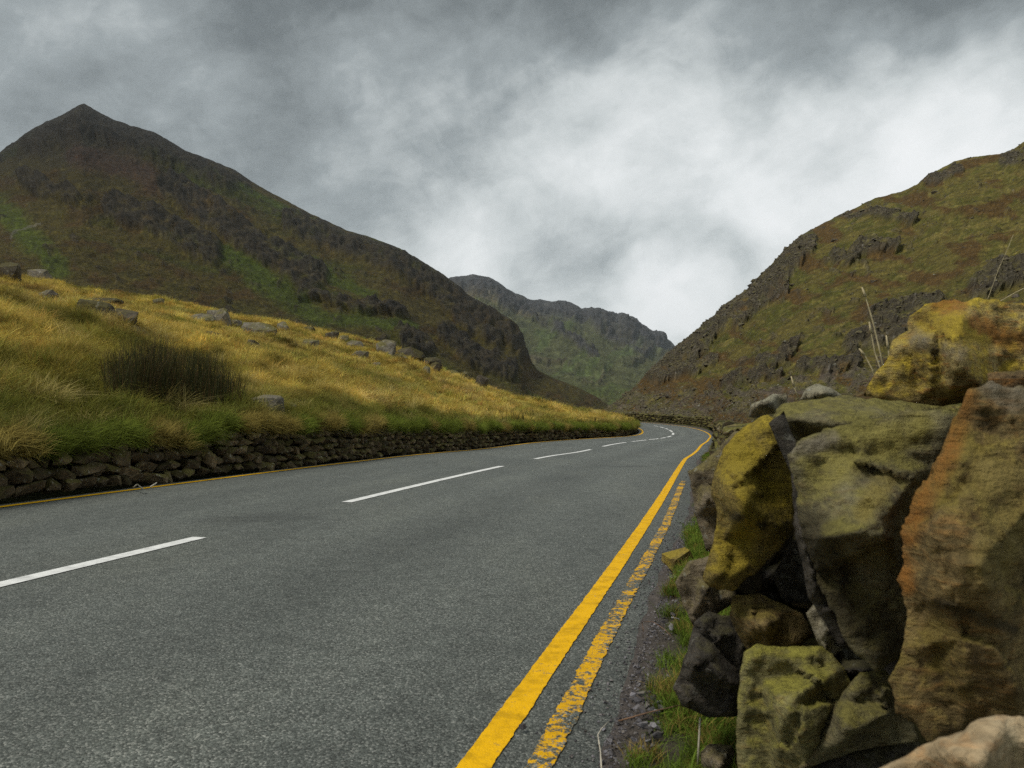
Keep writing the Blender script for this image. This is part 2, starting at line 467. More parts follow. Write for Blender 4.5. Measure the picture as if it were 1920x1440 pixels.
sb = np.unique(np.r_[np.linspace(0, 6, 30), np.linspace(6, 30, 300), np.linspace(30, 70, 250)])
tb = np.r_[np.linspace(0, .1, 24), np.linspace(.1, 1, 190)[1:], np.linspace(1, 2.0, 20)[1:]]
cu_s = [0, 3, 7.5, 12, 18, 24, 30, 36, 42, 48, 54, 60, 70]
cu = np.interp(sb, cu_s, [-1500, -560, -60, 330, 620, 800, 920, 1030, 1110, 1155, 1178, 1160, 1060])
cd = np.interp(sb, cu_s, [34, 48, 55, 58, 62, 64, 66, 66, 64, 62, 62, 66, 72])
SIL_BANK = ([-1500, -600, -200, 0, 80, 150, 250, 330, 400, 500, 600, 650, 720, 760, 800, 850, 900, 950, 1000, 1050, 1100, 1150, 1180, 1200],
            [200, 430, 490, 515, 528, 545, 560, 575, 590, 604, 622, 632, 648, 662, 684, 702, 720, 737, 750, 759, 767, 777, 785, 789])
cv = np.interp(cu, *SIL_BANK)
Cc = ray_arr(cu, cv, cd)
Wt = road_pt(sb, wall_off(sb) - 0.10); Wt[:, 2] += wall_h(sb)
T = tb[None, :, None]
ez = np.where(tb < 1, 0.30 * (1 - np.exp(-tb * 9)) / (1 - math.exp(-9)) * 0.45 + (1 - .135) * tb ** 1.04, 1 - (tb - 1) * 0.55 - 0.6 * (tb - 1) ** 2)
PB = Wt[:, None, :] * (1 - T) + Cc[:, None, :] * T
PB[..., 2] = Wt[:, None, 2] + (Cc[:, None, 2] - Wt[:, None, 2]) * ez[None, :]
edge = sstep(0.0, 0.09, tb)[None, :]; low = PB * np.array([1, 1, 0])
hum = fbm(low * 0.22, 4) * 0.55 + fbm(low * 0.75 + 5, 4) * 0.40 + fbm(low * 0.055 + 9, 3) * 0.9
fade = np.clip(np.linalg.norm(PB[..., :2] - Wt[:, None, :2], axis=-1) / 10, 0, 1)
PB[..., 2] += hum * edge * (0.25 + 0.75 * fade) * np.clip((sb[:, None] * 0 + 1), 0, 1)
PB[..., 2] += (1 - edge) * 0.05 * fbm(low * 1.7, 3)
# turf lip hanging over the wall's face
lip = (tb < 0.004)
nb = fbm(low * 0.33 + 31, 5); nb2 = fbm(low * 1.1 + 3, 4)
gold = sstep(-.22, .16, nb + .30 * nb2 - .40 * (1 - sstep(0.01, .09, tb))[None, :] + .14)
colB = lerp(np.broadcast_to(OLIVE, PB.shape), np.broadcast_to(GOLD, PB.shape), gold)
colB = lerp(colB, np.broadcast_to(STRAW, PB.shape), sstep(.2, .5, nb2 + .5 * nb) * .7)
hol = sstep(.05, .35, fbm(low * np.array([.10, .26, 1]) + 77, 4)) * sstep(.06, .2, tb)[None, :]
colB = lerp(colB, np.broadcast_to(GREEN * 1.0, PB.shape), hol * .85)
strk = fbm(np.stack([low[..., 0] * .9 + low[..., 1] * .25, low[..., 1] * .3, low[..., 0] * 0 + 3], -1), 5, .65)
colB = colB * (1 + .75 * np.clip(strk, -.8, .8))[..., None]
colB = lerp(colB, np.broadcast_to(OLIVE * .8, PB.shape), sstep(.12, .4, fbm(low * .5 + 210, 4, .6)) * .8)
rust = sstep(.08, .30, fbm(low * np.array([.12, .2, 1]) + 140, 4))
colB = lerp(colB, np.broadcast_to(BRACKEN * 1.5, PB.shape), rust * .75 * sstep(.2, .45, tb)[None, :])
colB = lerp(colB, np.broadcast_to(GREEN * 1.25, PB.shape), np.broadcast_to((1 - sstep(0.008, .05, tb))[None, :] * .75, nb.shape))
M_BANK = terrain_mat('bank_turf', 2.2, 0.06)
Wlip = Wt + 0; Wlip[:, 2] -= 0.10
Pf = np.concatenate([(Wlip - np.array([0.10, 0, .55]))[:, None, :], Wlip[:, None, :], PB], 1)
Cf = np.concatenate([np.tile(np.array([.03, .024, .014]), (len(sb), 2, 1)), colB], 1)
bank = link('grassy_bank', grid_mesh('grassy_bank', Pf, Cf), M_BANK, kind='structure', label='golden grass bank rising behind the roadside wall')


def bvh_of(o):
    me = o.data
    co = np.empty(len(me.vertices) * 3, np.float32); me.vertices.foreach_get('co', co)
    return BVHTree.FromPolygons(co.reshape(-1, 3).tolist(), [tuple(p.vertices) for p in me.polygons])


BVH_BANK = bvh_of(bank)


def hit(bvh, u, v):
    p = ray(u, v); d = Vector(p - np.array([0, 0, 1.0])).normalized()
    return bvh.ray_cast(Vector((0, 0, 1.0)), d)


# ------------------------------------------------------------------ mountains
def fan(name, us, foot_v, crest_v, foot_d, crest_d, nv, amp, freq, crags, col_fn, mat, back=10, dark=.8, powr=1.0, label='', dpow=1.0, crag_push=1.0):
    nu = len(us); t = np.linspace(0, 1, nv) ** powr
    U = np.repeat(us[:, None], nv, 1); Vv = foot_v[:, None] + (crest_v - foot_v)[:, None] * t[None]
    Y = foot_d[:, None] * (crest_d / foot_d)[:, None] ** (t[None] ** dpow)
    P = ray_arr(U, Vv, Y)
    L = P * freq
    crag = np.zeros(U.shape)
    wob = fbm(np.stack([U / 70, Vv / 70, U * 0 + 2.2], -1), 4) * 30
    for pts, w in crags:
        dd = polydist(U + wob, Vv + wob * .7, pts)
        crag = np.maximum(crag, 1 - sstep(w * .75, w * 1.05, dd))
    nr = fbm(L * np.array([1, 1, .7]) + 11, 6, .52)
    nr2 = fbm(np.stack([U / 26, Vv / 17, U * 0 + 5], -1), 5, .55)
    rocky = np.clip(sstep(.06, .24, nr2 * .8 + nr * .35 - .08) * .75 + crag * sstep(-.55, .05, nr2), 0, 1)
    px = Y / F                                                     # metres per photograph pixel there
    # large ribs and gullies, then crags with upright joints
    rel = fbm(L + 3, 5, .5, ridged=True) * amp + fbm(L * 4.1 + 8, 4, .55) * amp * .35
    cols = fbm(np.stack([U / 8.0, Vv / 30.0, U * 0 + 9], -1), 4, .6)
    ter = fbm(np.stack([U / 34 + Vv / 60, Vv / 12, U * 0 + 14], -1), 4, .55); ter = np.sign(ter) * np.abs(ter) ** .6
    rel_px = rel * 2.2 + rocky * (nr2 * 15 + 3 + cols * (2.5 + 7.0 * crag) + ter * 6) + crag * crag_push * 16 + ter * 5
    rel_px += fbm(np.stack([U / 9, Vv / 7, U * 0], -1), 4, .65) * 4.5
    tt = np.sin(np.clip(t * 1.02, 0, 1) * math.pi) ** .5
    edgef = (0.10 + .9 * np.clip((1 - t) * 7, 0, 1)) * np.clip(t * 8, 0, 1)
    nrm = np.stack([U * 0, -np.ones(U.shape) * .75, np.ones(U.shape) * .65], -1)
    P = P + nrm * (rel_px * px * edgef[None])[..., None]
    col = col_fn(U, Vv, P, rocky, crag, nr, nr2, t)
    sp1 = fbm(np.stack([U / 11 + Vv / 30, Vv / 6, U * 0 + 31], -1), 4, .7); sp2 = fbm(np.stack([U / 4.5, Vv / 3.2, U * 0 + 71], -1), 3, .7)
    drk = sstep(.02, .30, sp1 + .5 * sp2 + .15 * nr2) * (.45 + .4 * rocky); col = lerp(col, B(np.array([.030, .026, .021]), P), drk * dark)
    pale_mottle = sstep(.10, .34, -sp1 + .45 * sp2); col = col * (1 + .55 * pale_mottle)[..., None]  # paler mottling from noise
    # the far side of the crest
    bk = []
    for k in range(1, back + 1):
        q = P[:, -1].copy(); q[:, 1] += crest_d * 0.05 * k; q[:, 0] *= 1 + .05 * k; q[:, 2] -= (q[:, 2] + 20) * min(1, (.012 * k * k))
        bk.append(q)
    P2 = np.concatenate([P, np.stack(bk, 1)], 1); c2 = np.concatenate([col, np.repeat(col[:, -1:], back, 1)], 1)
    o = link(name, grid_mesh(name, P2, c2), mat, kind='structure', label=label)
    return o, P, col, rocky


def B(c, like): return np.broadcast_to(np.asarray(c), like.shape)


# left mountain
us = np.linspace(-260, 1185, 620)
SL = ([-260, -100, 0, 30, 60, 85, 110, 132, 148, 158, 166, 188, 215, 240, 290, 320, 350, 400, 440, 470, 500, 540, 580, 620, 650, 690, 750, 790, 830, 860, 880, 910, 940, 958, 970, 980, 986, 995, 1005, 1022, 1045, 1080, 1120, 1150, 1185],
      [430, 350, 290, 268, 245, 232, 222, 210, 199, 194, 199, 213, 227, 236, 250, 267, 285, 304, 320, 340, 357, 378, 400, 419, 434, 444, 466, 490, 515, 538, 556, 572, 590, 600, 614, 634, 655, 676, 692, 702, 712, 725, 745, 765, 790])
cv_ = np.interp(us, *SL) + 1.5 * fbm(np.stack([us / 14, us * 0, us * 0 + 3], -1), 4)
fv_ = np.maximum(np.interp(us, *SIL_BANK) + 26, cv_ + 12)
fd_ = np.interp(us, [-260, 0, 400, 720, 950, 1185], [130, 140, 170, 210, 260, 330])
cd_ = np.interp(us, [-260, 0, 160, 450, 750, 900, 985, 1060, 1185], [1500, 1560, 1600, 1400, 1150, 1000, 900, 820, 760])
CR_L = [([(225, 400), (300, 430), (400, 480)], 26), ([(330, 358), (420, 425), (500, 480), (600, 535)], 28), ([(560, 425), (680, 470), (790, 520), (870, 570)], 30),
        ([(890, 585), (955, 610), (985, 660)], 24), ([(60, 350), (140, 380)], 16), ([(0, 285), (150, 230), (300, 275), (430, 335)], 34), ([(840, 640), (900, 690), (950, 700)], 20),
        ([(560, 560), (640, 575), (760, 600)], 9), ([(820, 560), (880, 620), (940, 650)], 14), ([(760, 640), (800, 660)], 14)]


def col_left(U, V, P, rocky, crag, nr, nr2, t):
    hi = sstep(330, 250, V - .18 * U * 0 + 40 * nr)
    c = lerp(B([.088, .070, .018], P), B([.066, .074, .014], P), sstep(-.1, .2, nr))
    c = lerp(c, B(BRACKEN * .75, P), sstep(.0, .3, fbm(np.stack([U / 60, V / 30, U * 0 + 40], -1), 4)) * .7)
    grn = np.zeros(U.shape)
    for pts, w in [([(10, 390), (50, 440), (110, 500)], 26), ([(420, 480), (520, 550), (600, 600)], 22), ([(520, 470), (700, 560)], 14), ([(300, 300), (480, 370), (600, 430)], 16), ([(620, 600), (780, 620)], 14)]:
        grn = np.maximum(grn, 1 - sstep(w * .3, w * 1.3, polydist(U + nr2 * 30, V + nr * 40, pts)))
    c = lerp(c, B([.075, .105, .015], P), grn * .8)
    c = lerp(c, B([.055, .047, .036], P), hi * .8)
    red = 1 - sstep(10, 36, polydist(U + nr2 * 30, V + nr2 * 14, [(150, 300), (250, 320), (300, 350)]))
    c = lerp(c, B([.105, .058, .040], P), red * .7)
    c = lerp(c, B(ROCK * .72, P), rocky * .8)
    c = lerp(c, B(DROCK * .9, P), crag * sstep(-.3, .3, nr2) * .85)
    path = 1 - sstep(1.2, 2.6, polydist(U, V + nr2 * 8, [(20, 445), (45, 432), (78, 424)]))
    return lerp(c, B([.22, .20, .16], P), path * .5) * (.60 - .30 * sstep(430, 270, V))[..., None]  # dark rock, with cloud shade put into its albedo, deepest high up


M_MTN = terrain_mat('mountain_ground', 0.05, 2.5, 0.5)
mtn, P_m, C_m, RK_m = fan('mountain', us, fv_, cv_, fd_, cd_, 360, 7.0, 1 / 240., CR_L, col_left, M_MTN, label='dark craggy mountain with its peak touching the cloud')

# far ridge down the valley
us = np.linspace(760, 1420, 330)
SF = ([760, 840, 860, 885, 905, 920, 935, 950, 965, 980, 1000, 1030, 1060, 1075, 1090, 1110, 1130, 1150, 1170, 1182, 1200, 1220, 1240, 1255, 1266, 1300, 1420],
      [555, 524, 520, 516, 517, 521, 531, 544, 551, 556, 564, 566, 567, 572, 580, 579, 580, 590, 588, 596, 607, 620, 629, 639, 650, 670, 740])
cv_ = np.interp(us, *SF) + 5.0 * fbm(np.stack([us / 20, us * 0, us * 0 + 13], -1), 5, .6)
fv_ = np.full(len(us), 786.0)
CR_F = [([(860, 530), (930, 550), (960, 580)], 26), ([(1000, 572), (1060, 580), (1120, 610), (1200, 650)], 20), ([(1090, 588), (1180, 606), (1240, 645)], 16), ([(980, 600), (1060, 640), (1120, 680)], 8)]


def col_far(U, V, P, rocky, crag, nr, nr2, t):
    c = lerp(B([.070, .074, .032], P), B([.098, .085, .045], P), sstep(-.1, .2, nr))
    c = lerp(c, B([.070, .092, .030], P), sstep(.05, .3, fbm(np.stack([(U + V) / 60, V / 60, U * 0 + 4], -1), 4)) * .8)
    c = lerp(c, B([.060, .068, .016], P), sstep(700, 770, V) * .6)
    c = lerp(c, B(ROCK * .9, P), rocky * .6)
    c = lerp(c, B([.050, .050, .054], P), sstep(45, 10, V - np.interp(U, *SF) + 22 * nr2 - 10) * .85)
    return lerp(c, B([.042, .042, .046], P), crag * sstep(-.4, .2, nr2) * .9)


M_FAR = terrain_mat('ridge_ground', 0.012, 9.0, 0.5)
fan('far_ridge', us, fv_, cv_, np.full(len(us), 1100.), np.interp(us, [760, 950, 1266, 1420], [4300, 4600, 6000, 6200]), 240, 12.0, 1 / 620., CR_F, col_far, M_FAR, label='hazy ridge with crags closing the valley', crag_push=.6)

# right hillside
us = np.unique(np.r_[np.linspace(1118, 2050, 520), np.linspace(2050, 2900, 50)])
SR = ([1118, 1135, 1160, 1180, 1205, 1230, 1256, 1280, 1300, 1320, 1340, 1352, 1375, 1400, 1412, 1430, 1450, 1472, 1500, 1520, 1545, 1590, 1615, 1640, 1665, 1690, 1720, 1740, 1765, 1790, 1815, 1830, 1860, 1880, 1900, 1920, 2000, 2200, 2900],
      [786, 771, 752, 735, 709, 685, 660, 641, 626, 606, 592, 576, 561, 545, 530, 512, 492, 468, 443, 431, 418, 397, 384, 372, 366, 360, 346, 328, 316, 302, 297, 294, 291, 289, 280, 266, 225, 190, 150])
cv_ = np.interp(us, *SR) + 2.0 * fbm(np.stack([us / 16, us * 0, us * 0 + 23], -1), 5, .6)
fv_ = np.interp(us, [1118, 1200, 1330, 1360, 1420, 1500, 1700, 2000, 2900], [792, 793, 800, 812, 850, 900, 960, 980, 1000])
fd_ = np.interp(us, [1118, 1200, 1270, 1320, 1345, 1380, 1420, 1500, 1920, 2900], [86, 74, 66, 58, 42, 22, 11, 7, 5, 4.5])
cd_ = np.interp(us, [1118, 1280, 1500, 1920, 2900], [430, 390, 330, 250, 120])
CR_R = [([(1230, 695), (1320, 625), (1400, 565), (1450, 520), (1500, 460)], 30), ([(1350, 610), (1420, 570), (1450, 545)], 20), ([(1570, 490), (1610, 478), (1660, 470)], 15), ([(1640, 605), (1690, 590), (1740, 575)], 20),
        ([(1830, 545), (1900, 520), (1990, 510)], 26), ([(1740, 340), (1790, 320)], 14), ([(1600, 655), (1680, 630), (1720, 620)], 24), ([(1420, 685), (1500, 665)], 10), ([(1500, 700), (1600, 690)], 12),
        ([(1560, 410), (1640, 400), (1700, 420)], 10), ([(1240, 720), (1330, 680)], 9), ([(1880, 300), (1990, 290)], 18), ([(1350, 720), (1450, 700)], 8)]


def col_right(U, V, P, rocky, crag, nr, nr2, t):
    n5 = fbm(np.stack([(U - 1400) / 70 + (V - 600) / 90, (V - 600) / 22 + (U - 1400) / 55, U * 0 + 21], -1), 5, .55)
    c = lerp(B([.122, .098, .026], P), B([.078, .076, .016], P), sstep(-.15, .2, n5))
    c = lerp(c, B([.185, .145, .042], P), sstep(.08, .33, n5 + .3 * nr2 + .15 * sstep(1500, 1900, U) - .08) * .8)
    c = lerp(c, B(BRACKEN * .85, P), sstep(.02, .22, fbm(np.stack([U / 80, V / 32, U * 0 + 61], -1), 5) + .14 * sstep(600, 740, V)) * .9)
    scr = sstep(45, 10, polydist(U + nr2 * 50, V + nr2 * 36, [(1150, 775), (1330, 770), (1480, 745), (1640, 705)])) * sstep(-.2, .15, nr2)
    c = lerp(c, B([.112, .092, .080], P), scr * .7)
    c = lerp(c, B(ROCK * .85, P), rocky * .7)
    c = lerp(c, B(ROCK * .62, P), crag * sstep(-.4, .2, nr2) * .9)
    pale = sstep(.33, .42, fbm(np.stack([U / 7, V / 5, U * 0 + 88], -1), 3, .6)) * rocky
    return lerp(c, B(GROCK * 1.2, P), pale * .6) * np.array([.93, .94, .90])


M_HILL = terrain_mat('hill_ground', 0.35, 0.5, 0.6)
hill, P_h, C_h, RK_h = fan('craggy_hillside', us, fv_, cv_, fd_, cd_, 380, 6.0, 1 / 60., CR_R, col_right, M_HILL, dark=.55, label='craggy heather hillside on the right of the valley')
BVH_HILL = bvh_of(hill)

# ------------------------------------------------------------------ verge beside the right edge of the road
s = np.r_[np.arange(-12, 16, .06), np.arange(16, 80, .4)]
wv = np.linspace(0, 1, 26)
er = ri(_WR, s) + 0.32 + 0.05 * fbm(np.c_[s * 1.9, s * 0, s * 0], 4) + .03 * np.sin(s * .9)
Pv = road_pt(np.repeat(s[:, None], 26, 1), er[:, None] + wv[None] ** 1.6 * 4.0)
rise = 0.002 + .05 * sstep(0, .06, wv ** 1.6)[None] + 0.03 * sstep(.05, .4, wv)[None] * fbm(Pv * np.array([4, 4, 0]) + 8, 3)
Pv[..., 2] = Pv[:, :1, 2] + rise + .02 * fbm(Pv * np.array([9, 9, 0]), 3) * (wv > .05)[None]
nv_ = fbm(Pv * np.array([2.4, 2.4, 0]) + 4, 4)
cV = lerp(B([.075, .063, .048], Pv), B([.035, .05, .010], Pv), sstep(.12, .24, wv[None] + .12 * nv_))
cV = lerp(cV, B([.12, .105, .10], Pv), (1 - sstep(.05, .16, wv))[None] * np.ones(nv_.shape) * .6)
M_VERGE = terrain_mat('verge_soil', 26., 0.01, 0.6)
verge = link('verge', grid_mesh('verge', Pv, cV), M_VERGE, kind='structure', label='strip of soil and grass between road and right wall')


# ------------------------------------------------------------------ small rocks: shared meshes
def hull_mesh(name, n, seed, box=(1, 1, 1), boxy=.55, smooth=False):
    r = np.random.default_rng(seed); bm = bmesh.new()
    d = r.normal(size=(n, 3)); d /= np.linalg.norm(d, axis=1)[:, None]
    q = d / np.max(np.abs(d), axis=1)[:, None]
    p = (d * (1 - boxy) + q * boxy) * r.uniform(.82, 1.0, (n, 1)) * .5 * np.array(box)
    for c in p: bm.verts.new(c)
    res = bmesh.ops.convex_hull(bm, input=bm.verts)
    bmesh.ops.delete(bm, geom=[e for e in res['geom_interior'] if isinstance(e, bmesh.types.BMVert)], context='VERTS')
    bmesh.ops.recalc_face_normals(bm, faces=bm.faces)
    me = bpy.data.meshes.new(name); bm.to_mesh(me); bm.free()
    return me


M_LW = rock_mat('wall_stone_dark', (.18, .14, .085), (.060, .047, .030), (.095, .085, .026), (.24, .16, .07), .30, .5, scale=9, bumpd=.014, lichen=.75, per=True)
M_RW = rock_mat('wall_stone_right', (.13, .105, .06), (.045, .038, .025), (.075, .070, .016), (.16, .10, .045), .34, .5, scale=9, bumpd=.014, lichen=.4, per=True)
LWV = [hull_mesh('wall_stone', 20, 100 + i, boxy=.7) for i in range(16)]
RWV = [hull_mesh('wall_stone', 20, 200 + i, boxy=.65) for i in range(10)]
for m_ in LWV: m_.materials.append(M_LW)
for m_ in RWV: m_.materials.append(M_RW)


def thing(name, loc, label, cat, group=None):
    o = bpy.data.objects.new(name, None); COL.objects.link(o); o.location = loc
    o['label'] = label; o['category'] = cat
    if group: o['group'] = group
    o.empty_display_size = .1
    return o


def put_stones(root, specs, variants, limit, stuff_name, cam_pt=np.array([0, 0, 1.0])):
    """specs: (pos, scale3, rot euler, variant); the nearest ones are objects, the rest one mass"""
    base = np.array(root.location)
    specs.sort(key=lambda q: np.linalg.norm(q[0] - cam_pt) / max(q[1][0], .05))
    for p, sc, rot, k in specs[:limit]:
        o = bpy.data.objects.new('stone', variants[k]); COL.objects.link(o); o.parent = root
        o.location = p - base; o.scale = sc; o.rotation_euler = rot
    rest = specs[limit:]
    if rest:
        V, Fc, n0 = [], [], 0
        cache = {}
        for k in set(q[3] for q in rest):
            me = variants[k]; cache[k] = (np.array([v.co[:] for v in me.vertices]), [tuple(pp.vertices) for pp in me.polygons])
        for p, sc, rot, k in rest:
            vv, ff = cache[k]; Rm = np.array(Euler(rot).to_matrix())
            V.append((vv * np.array(sc)) @ Rm.T + (p - base)); Fc += [tuple(i + n0 for i in f) for f in ff]; n0 += len(vv)
        me = mesh_from(stuff_name, np.concatenate(V), Fc, smooth=False); me.materials.append(variants[0].materials[0])
        link(stuff_name, me, None, root, kind='stuff')


# ------------------------------------------------------------------ left retaining wall
rootL = thing('dry_stone_wall', tuple(road_pt(10.0, float(wall_off(10.0)))), 'low dark dry stone retaining wall under the golden grass bank', 'stone wall')
specs = []
r = random.Random(5)
s_end = 64.0
h_cursor = 0
for course in range(9):
    sp = 0.5
    yb0 = course
    while sp < s_end:
        far = min(1, max(0, (sp - 9) / 8))
        ch = .175 * (1 - far) + .135 * far                      # course height
        base_h = course * ch * .92
        H = float(wall_h(sp))
        w = r.uniform(.18, .46) * (1 - far) + r.uniform(.13, .34) * far
        if sp > 32: w *= 1.25
        if base_h > H - .05: sp += w; continue
        h = ch * r.uniform(.85, 1.25)
        if r.random() < .08 and course < 3: h *= 1.7; w *= .75
        th = float(ri(_th, sp)); out = 0.06 * (1 - course / 7) + r.uniform(-.055, .055)
        p = road_pt(sp + w / 2, float(wall_off(sp + w / 2)) + out - .09)
        p = p + np.array([0, 0, base_h + ch / 2 + r.uniform(-.025, .025) + .02 * math.sin(sp * 1.7)])
        specs.append((p, (h_ := r.uniform(.26, .36), w * 1.06, h * 1.02)[0:3], (r.gauss(0, .14), r.gauss(0, .10), -th + r.gauss(0, .14)), r.randrange(16)))
        sp += w
put_stones(rootL, specs, LWV, 300, 'far_stones')

# ------------------------------------------------------------------ right wall: traced stones near the camera
wallR = thing('dry_stone_wall', (0.62, 2.3, 0.0), 'broken dry stone wall of large mossy blocks along the right of the road', 'stone wall')
MR = {
    'ochre': rock_mat('stone_ochre', (.33, .25, .068), (.115, .086, .030), (.37, .275, .032), (.29, .17, .05), .32, .4, 16, .022, stain=True),
    'yellow': rock_mat('stone_yellow', (.50, .39, .16), (.17, .12, .04), (.50, .37, .042), (.46, .19, .04), .28, .7, 14, .022, stain=True),
    'greygreen': rock_mat('stone_greygreen', (.250, .222, .120), (.088, .075, .042), (.205, .180, .050), (.25, .165, .07), .22, .4, 13, .022, stain=True),
    'brown': rock_mat('stone_brown', (.285, .205, .082), (.100, .072, .030), (.235, .180, .042), (.32, .175, .055), .16, .65, 12, .026, stain=True),
    'orange': rock_mat('stone_rust', (0.288, 0.180, 0.078), (0.096, 0.066, 0.034), (0.192, 0.144, 0.042), (0.384, 0.168, 0.036), .08, .8, 12, .024, stain=True),
    'grey': rock_mat('stone_grey', (.098, .086, .070), (.038, .034, .028), (.078, .070, .034), (.12, .09, .06), .10, .3, 17, .018, lichen=.3, stain=True),
    'moss': rock_mat('stone_moss', (.30, .27, .12), (.12, .105, .042), (.285, .26, .05), (.33, .22, .06), .30, .5, 13, .022, stain=True),
    'pale': rock_mat('stone_pale', (.46, .36, .22), (.27, .19, .10), (.36, .25, .10), (.40, .21, .08), .10, .6, 9, .01, top_moss=False, stain=True),
    'grit': rock_mat('stone_grit', (.26, .21, .135), (.075, .060, .042), (.18, .15, .06), (.30, .25, .19), .14, .5, 18, .016, lichen=.5, stain=True),
    'lichen': rock_mat('stone_lichen', (.33, .29, .19), (.12, .105, .075), (.28, .26, .18), (.38, .34, .27), .2, .5, 16, .014, lichen=.7, stain=True),
}
OR_, YL, GY, DK = (.33, .145, .03), (.40, .29, .035), (.24, .21, .155), (.045, .036, .018)


def pip(pt, poly):
    x, y = pt; c = False; j = len(poly) - 1
    for i in range(len(poly)):
        if (poly[i][1] > y) != (poly[j][1] > y) and x < (poly[j][0] - poly[i][0]) * (y - poly[i][1]) / (poly[j][1] - poly[i][1]) + poly[i][0]: c = not c
        j = i
    return c


def hero(outline, d0, thick, mat, planes=None, seed=0, step=7, rough=1.0, tilt=(0, 0), label=None, edge=.07, stains=()):
    """an irregular block: outline as seen, its own distance and depth, split faces in front and behind"""
    rr_ = np.random.default_rng(seed + 900)
    o = np.array(outline, float); size = max(np.ptp(o[:, 0]), np.ptp(o[:, 1])); c = o.mean(0)
    pts = []
    for a, b_ in zip(o, np.roll(o, -1, 0)):
        n = max(1, int(np.hypot(*(b_ - a)) / step))
        for k in range(n):
            q = a + (b_ - a) * k / n; pts.append(q)
    pts = np.array(pts)
    jn = fbm(np.c_[pts / 38, np.full(len(pts), seed * 3.1)], 4, .6)
    dirs = (pts - c); dirs /= np.linalg.norm(dirs, axis=1)[:, None] + 1e-6
    pts = pts + dirs * (jn * size * .035)[:, None]
    nO = len(pts); inner = []
    gu = np.arange(o[:, 0].min(), o[:, 0].max(), step); gv = np.arange(o[:, 1].min(), o[:, 1].max(), step)
    for a in gu:
        for b_ in gv:
            q = np.array([a, b_]) + rr_.uniform(-.35, .35, 2) * step
            if pip(q, pts) and np.min(np.hypot(*(pts - q).T)) > step * .55: inner.append(q)
    allp = np.vstack([pts, np.array(inner)]) if inner else pts
    res = delaunay_2d_cdt([Vector(q) for q in allp], [(i, (i + 1) % nO) for i in range(nO)], [], 1, 1e-6)
    vv = np.array([v[:] for v in res[0]]); tri = [tuple(f) for f in res[2]]
    dist = np.array([np.min(np.hypot(*(pts - q).T)) for q in vv]) / size
    orig = [min(x) if x else -1 for x in res[3]]
    isE = np.array([0 <= x < nO for x in orig])
    L = (vv - c) / size
    if planes is None:
        planes = [(rr_.normal() * .55, rr_.normal() * .55, rr_.uniform(.32, .5)) for _ in range(6)]
    planes = list(planes) + [(rr_.normal() * .95, rr_.normal() * .95, rr_.uniform(.33, .48)) for _ in range(9)]
    hgt = np.min(np.stack([k - gx_ * L[:, 0] - gy_ * L[:, 1] for gx_, gy_, k in planes]), 0)
    hgt = np.maximum(hgt, .03)
    for ncell, amp_ in ((8, .20), (18, .09)):              # fracture faces
        cc_ = c + rr_.uniform(-.55, .55, (ncell, 2)) * np.ptp(o, 0)
        wv_ = vv + np.stack([fbm(np.c_[vv / 30, np.full(len(vv), 3.3 + seed)], 3), fbm(np.c_[vv / 30, np.full(len(vv), 8.1 + seed)], 3)], -1) * 10
        ci_ = np.argmin(((wv_[:, None] - cc_[None]) ** 2).sum(-1), 1); gr_ = rr_.normal(size=(ncell, 2)); of_ = rr_.normal(size=ncell) * .018
        hgt = hgt + amp_ * ((vv - cc_[ci_]) / size * gr_[ci_]).sum(1) + of_[ci_] * (amp_ / .3)
    hgt = np.maximum(hgt, .02)
    cap = np.clip(dist / edge, 0, 1) ** .75
    hgt = np.where(isE, 0, hgt * cap)
    m3 = np.c_[vv / F * d0 * 1.0, np.full(len(vv), seed * 2.7)]
    nf = fbm(m3 * 9, 5, .65) * .035 + fbm(m3 * 30, 4, .6) * .030 + np.round(fbm(m3 * np.array([6, 14, 1]) + 9, 2) * 5) / 5 * .035
    st_ = fbm(m3 * np.array([5, 26, 1]) + 4, 3, .5) * .02
    front = d0 - thick * (hgt * 1.2 + (nf + st_) * rough * np.clip(dist / .05, 0, 1)) + (L[:, 0] * tilt[0] + L[:, 1] * tilt[1]) * thick
    back = d0 + thick * (.75 * np.clip(dist / .22, 0, 1) ** .6) + (L[:, 0] * tilt[0] + L[:, 1] * tilt[1]) * thick
    V = [ray(q[0], q[1], f) for q, f in zip(vv, front)]; n = len(V); mp = {}
    for i, (q, f) in enumerate(zip(vv, back)):
        if isE[i]: mp[i] = i
        else: mp[i] = len(V); V.append(ray(q[0], q[1], f))
    V = np.array(V) - np.array(wallR.location)
    Fc = [(a, c_, b_) for a, b_, c_ in tri] + [(mp[a], mp[b_], mp[c_]) for a, b_, c_ in tri]
    me = mesh_from('stone', V, Fc)
    bm = bmesh.new(); bm.from_mesh(me); bmesh.ops.recalc_face_normals(bm, faces=bm.faces); bm.to_mesh(me); bm.free()
    nv = len(me.vertices); stc = np.zeros((nv, 4)); full = np.vstack([vv, vv[~isE]])
    for poly, w, cc_ in stains:
        dd = polydist(full[:, 0], full[:, 1], poly); al = 1 - sstep(w * .35, w, dd)
        m_ = al > stc[:, 3]; stc[m_, :3] = cc_; stc[m_, 3] = al[m_]
    sa = me.color_attributes.new('stain', 'FLOAT_COLOR', 'POINT'); sa.data.foreach_set('color', stc.reshape(-1).astype(np.float32))
    ob = link('stone', me, MR[mat], wallR)
    if label: ob['label'] = label
    return ob


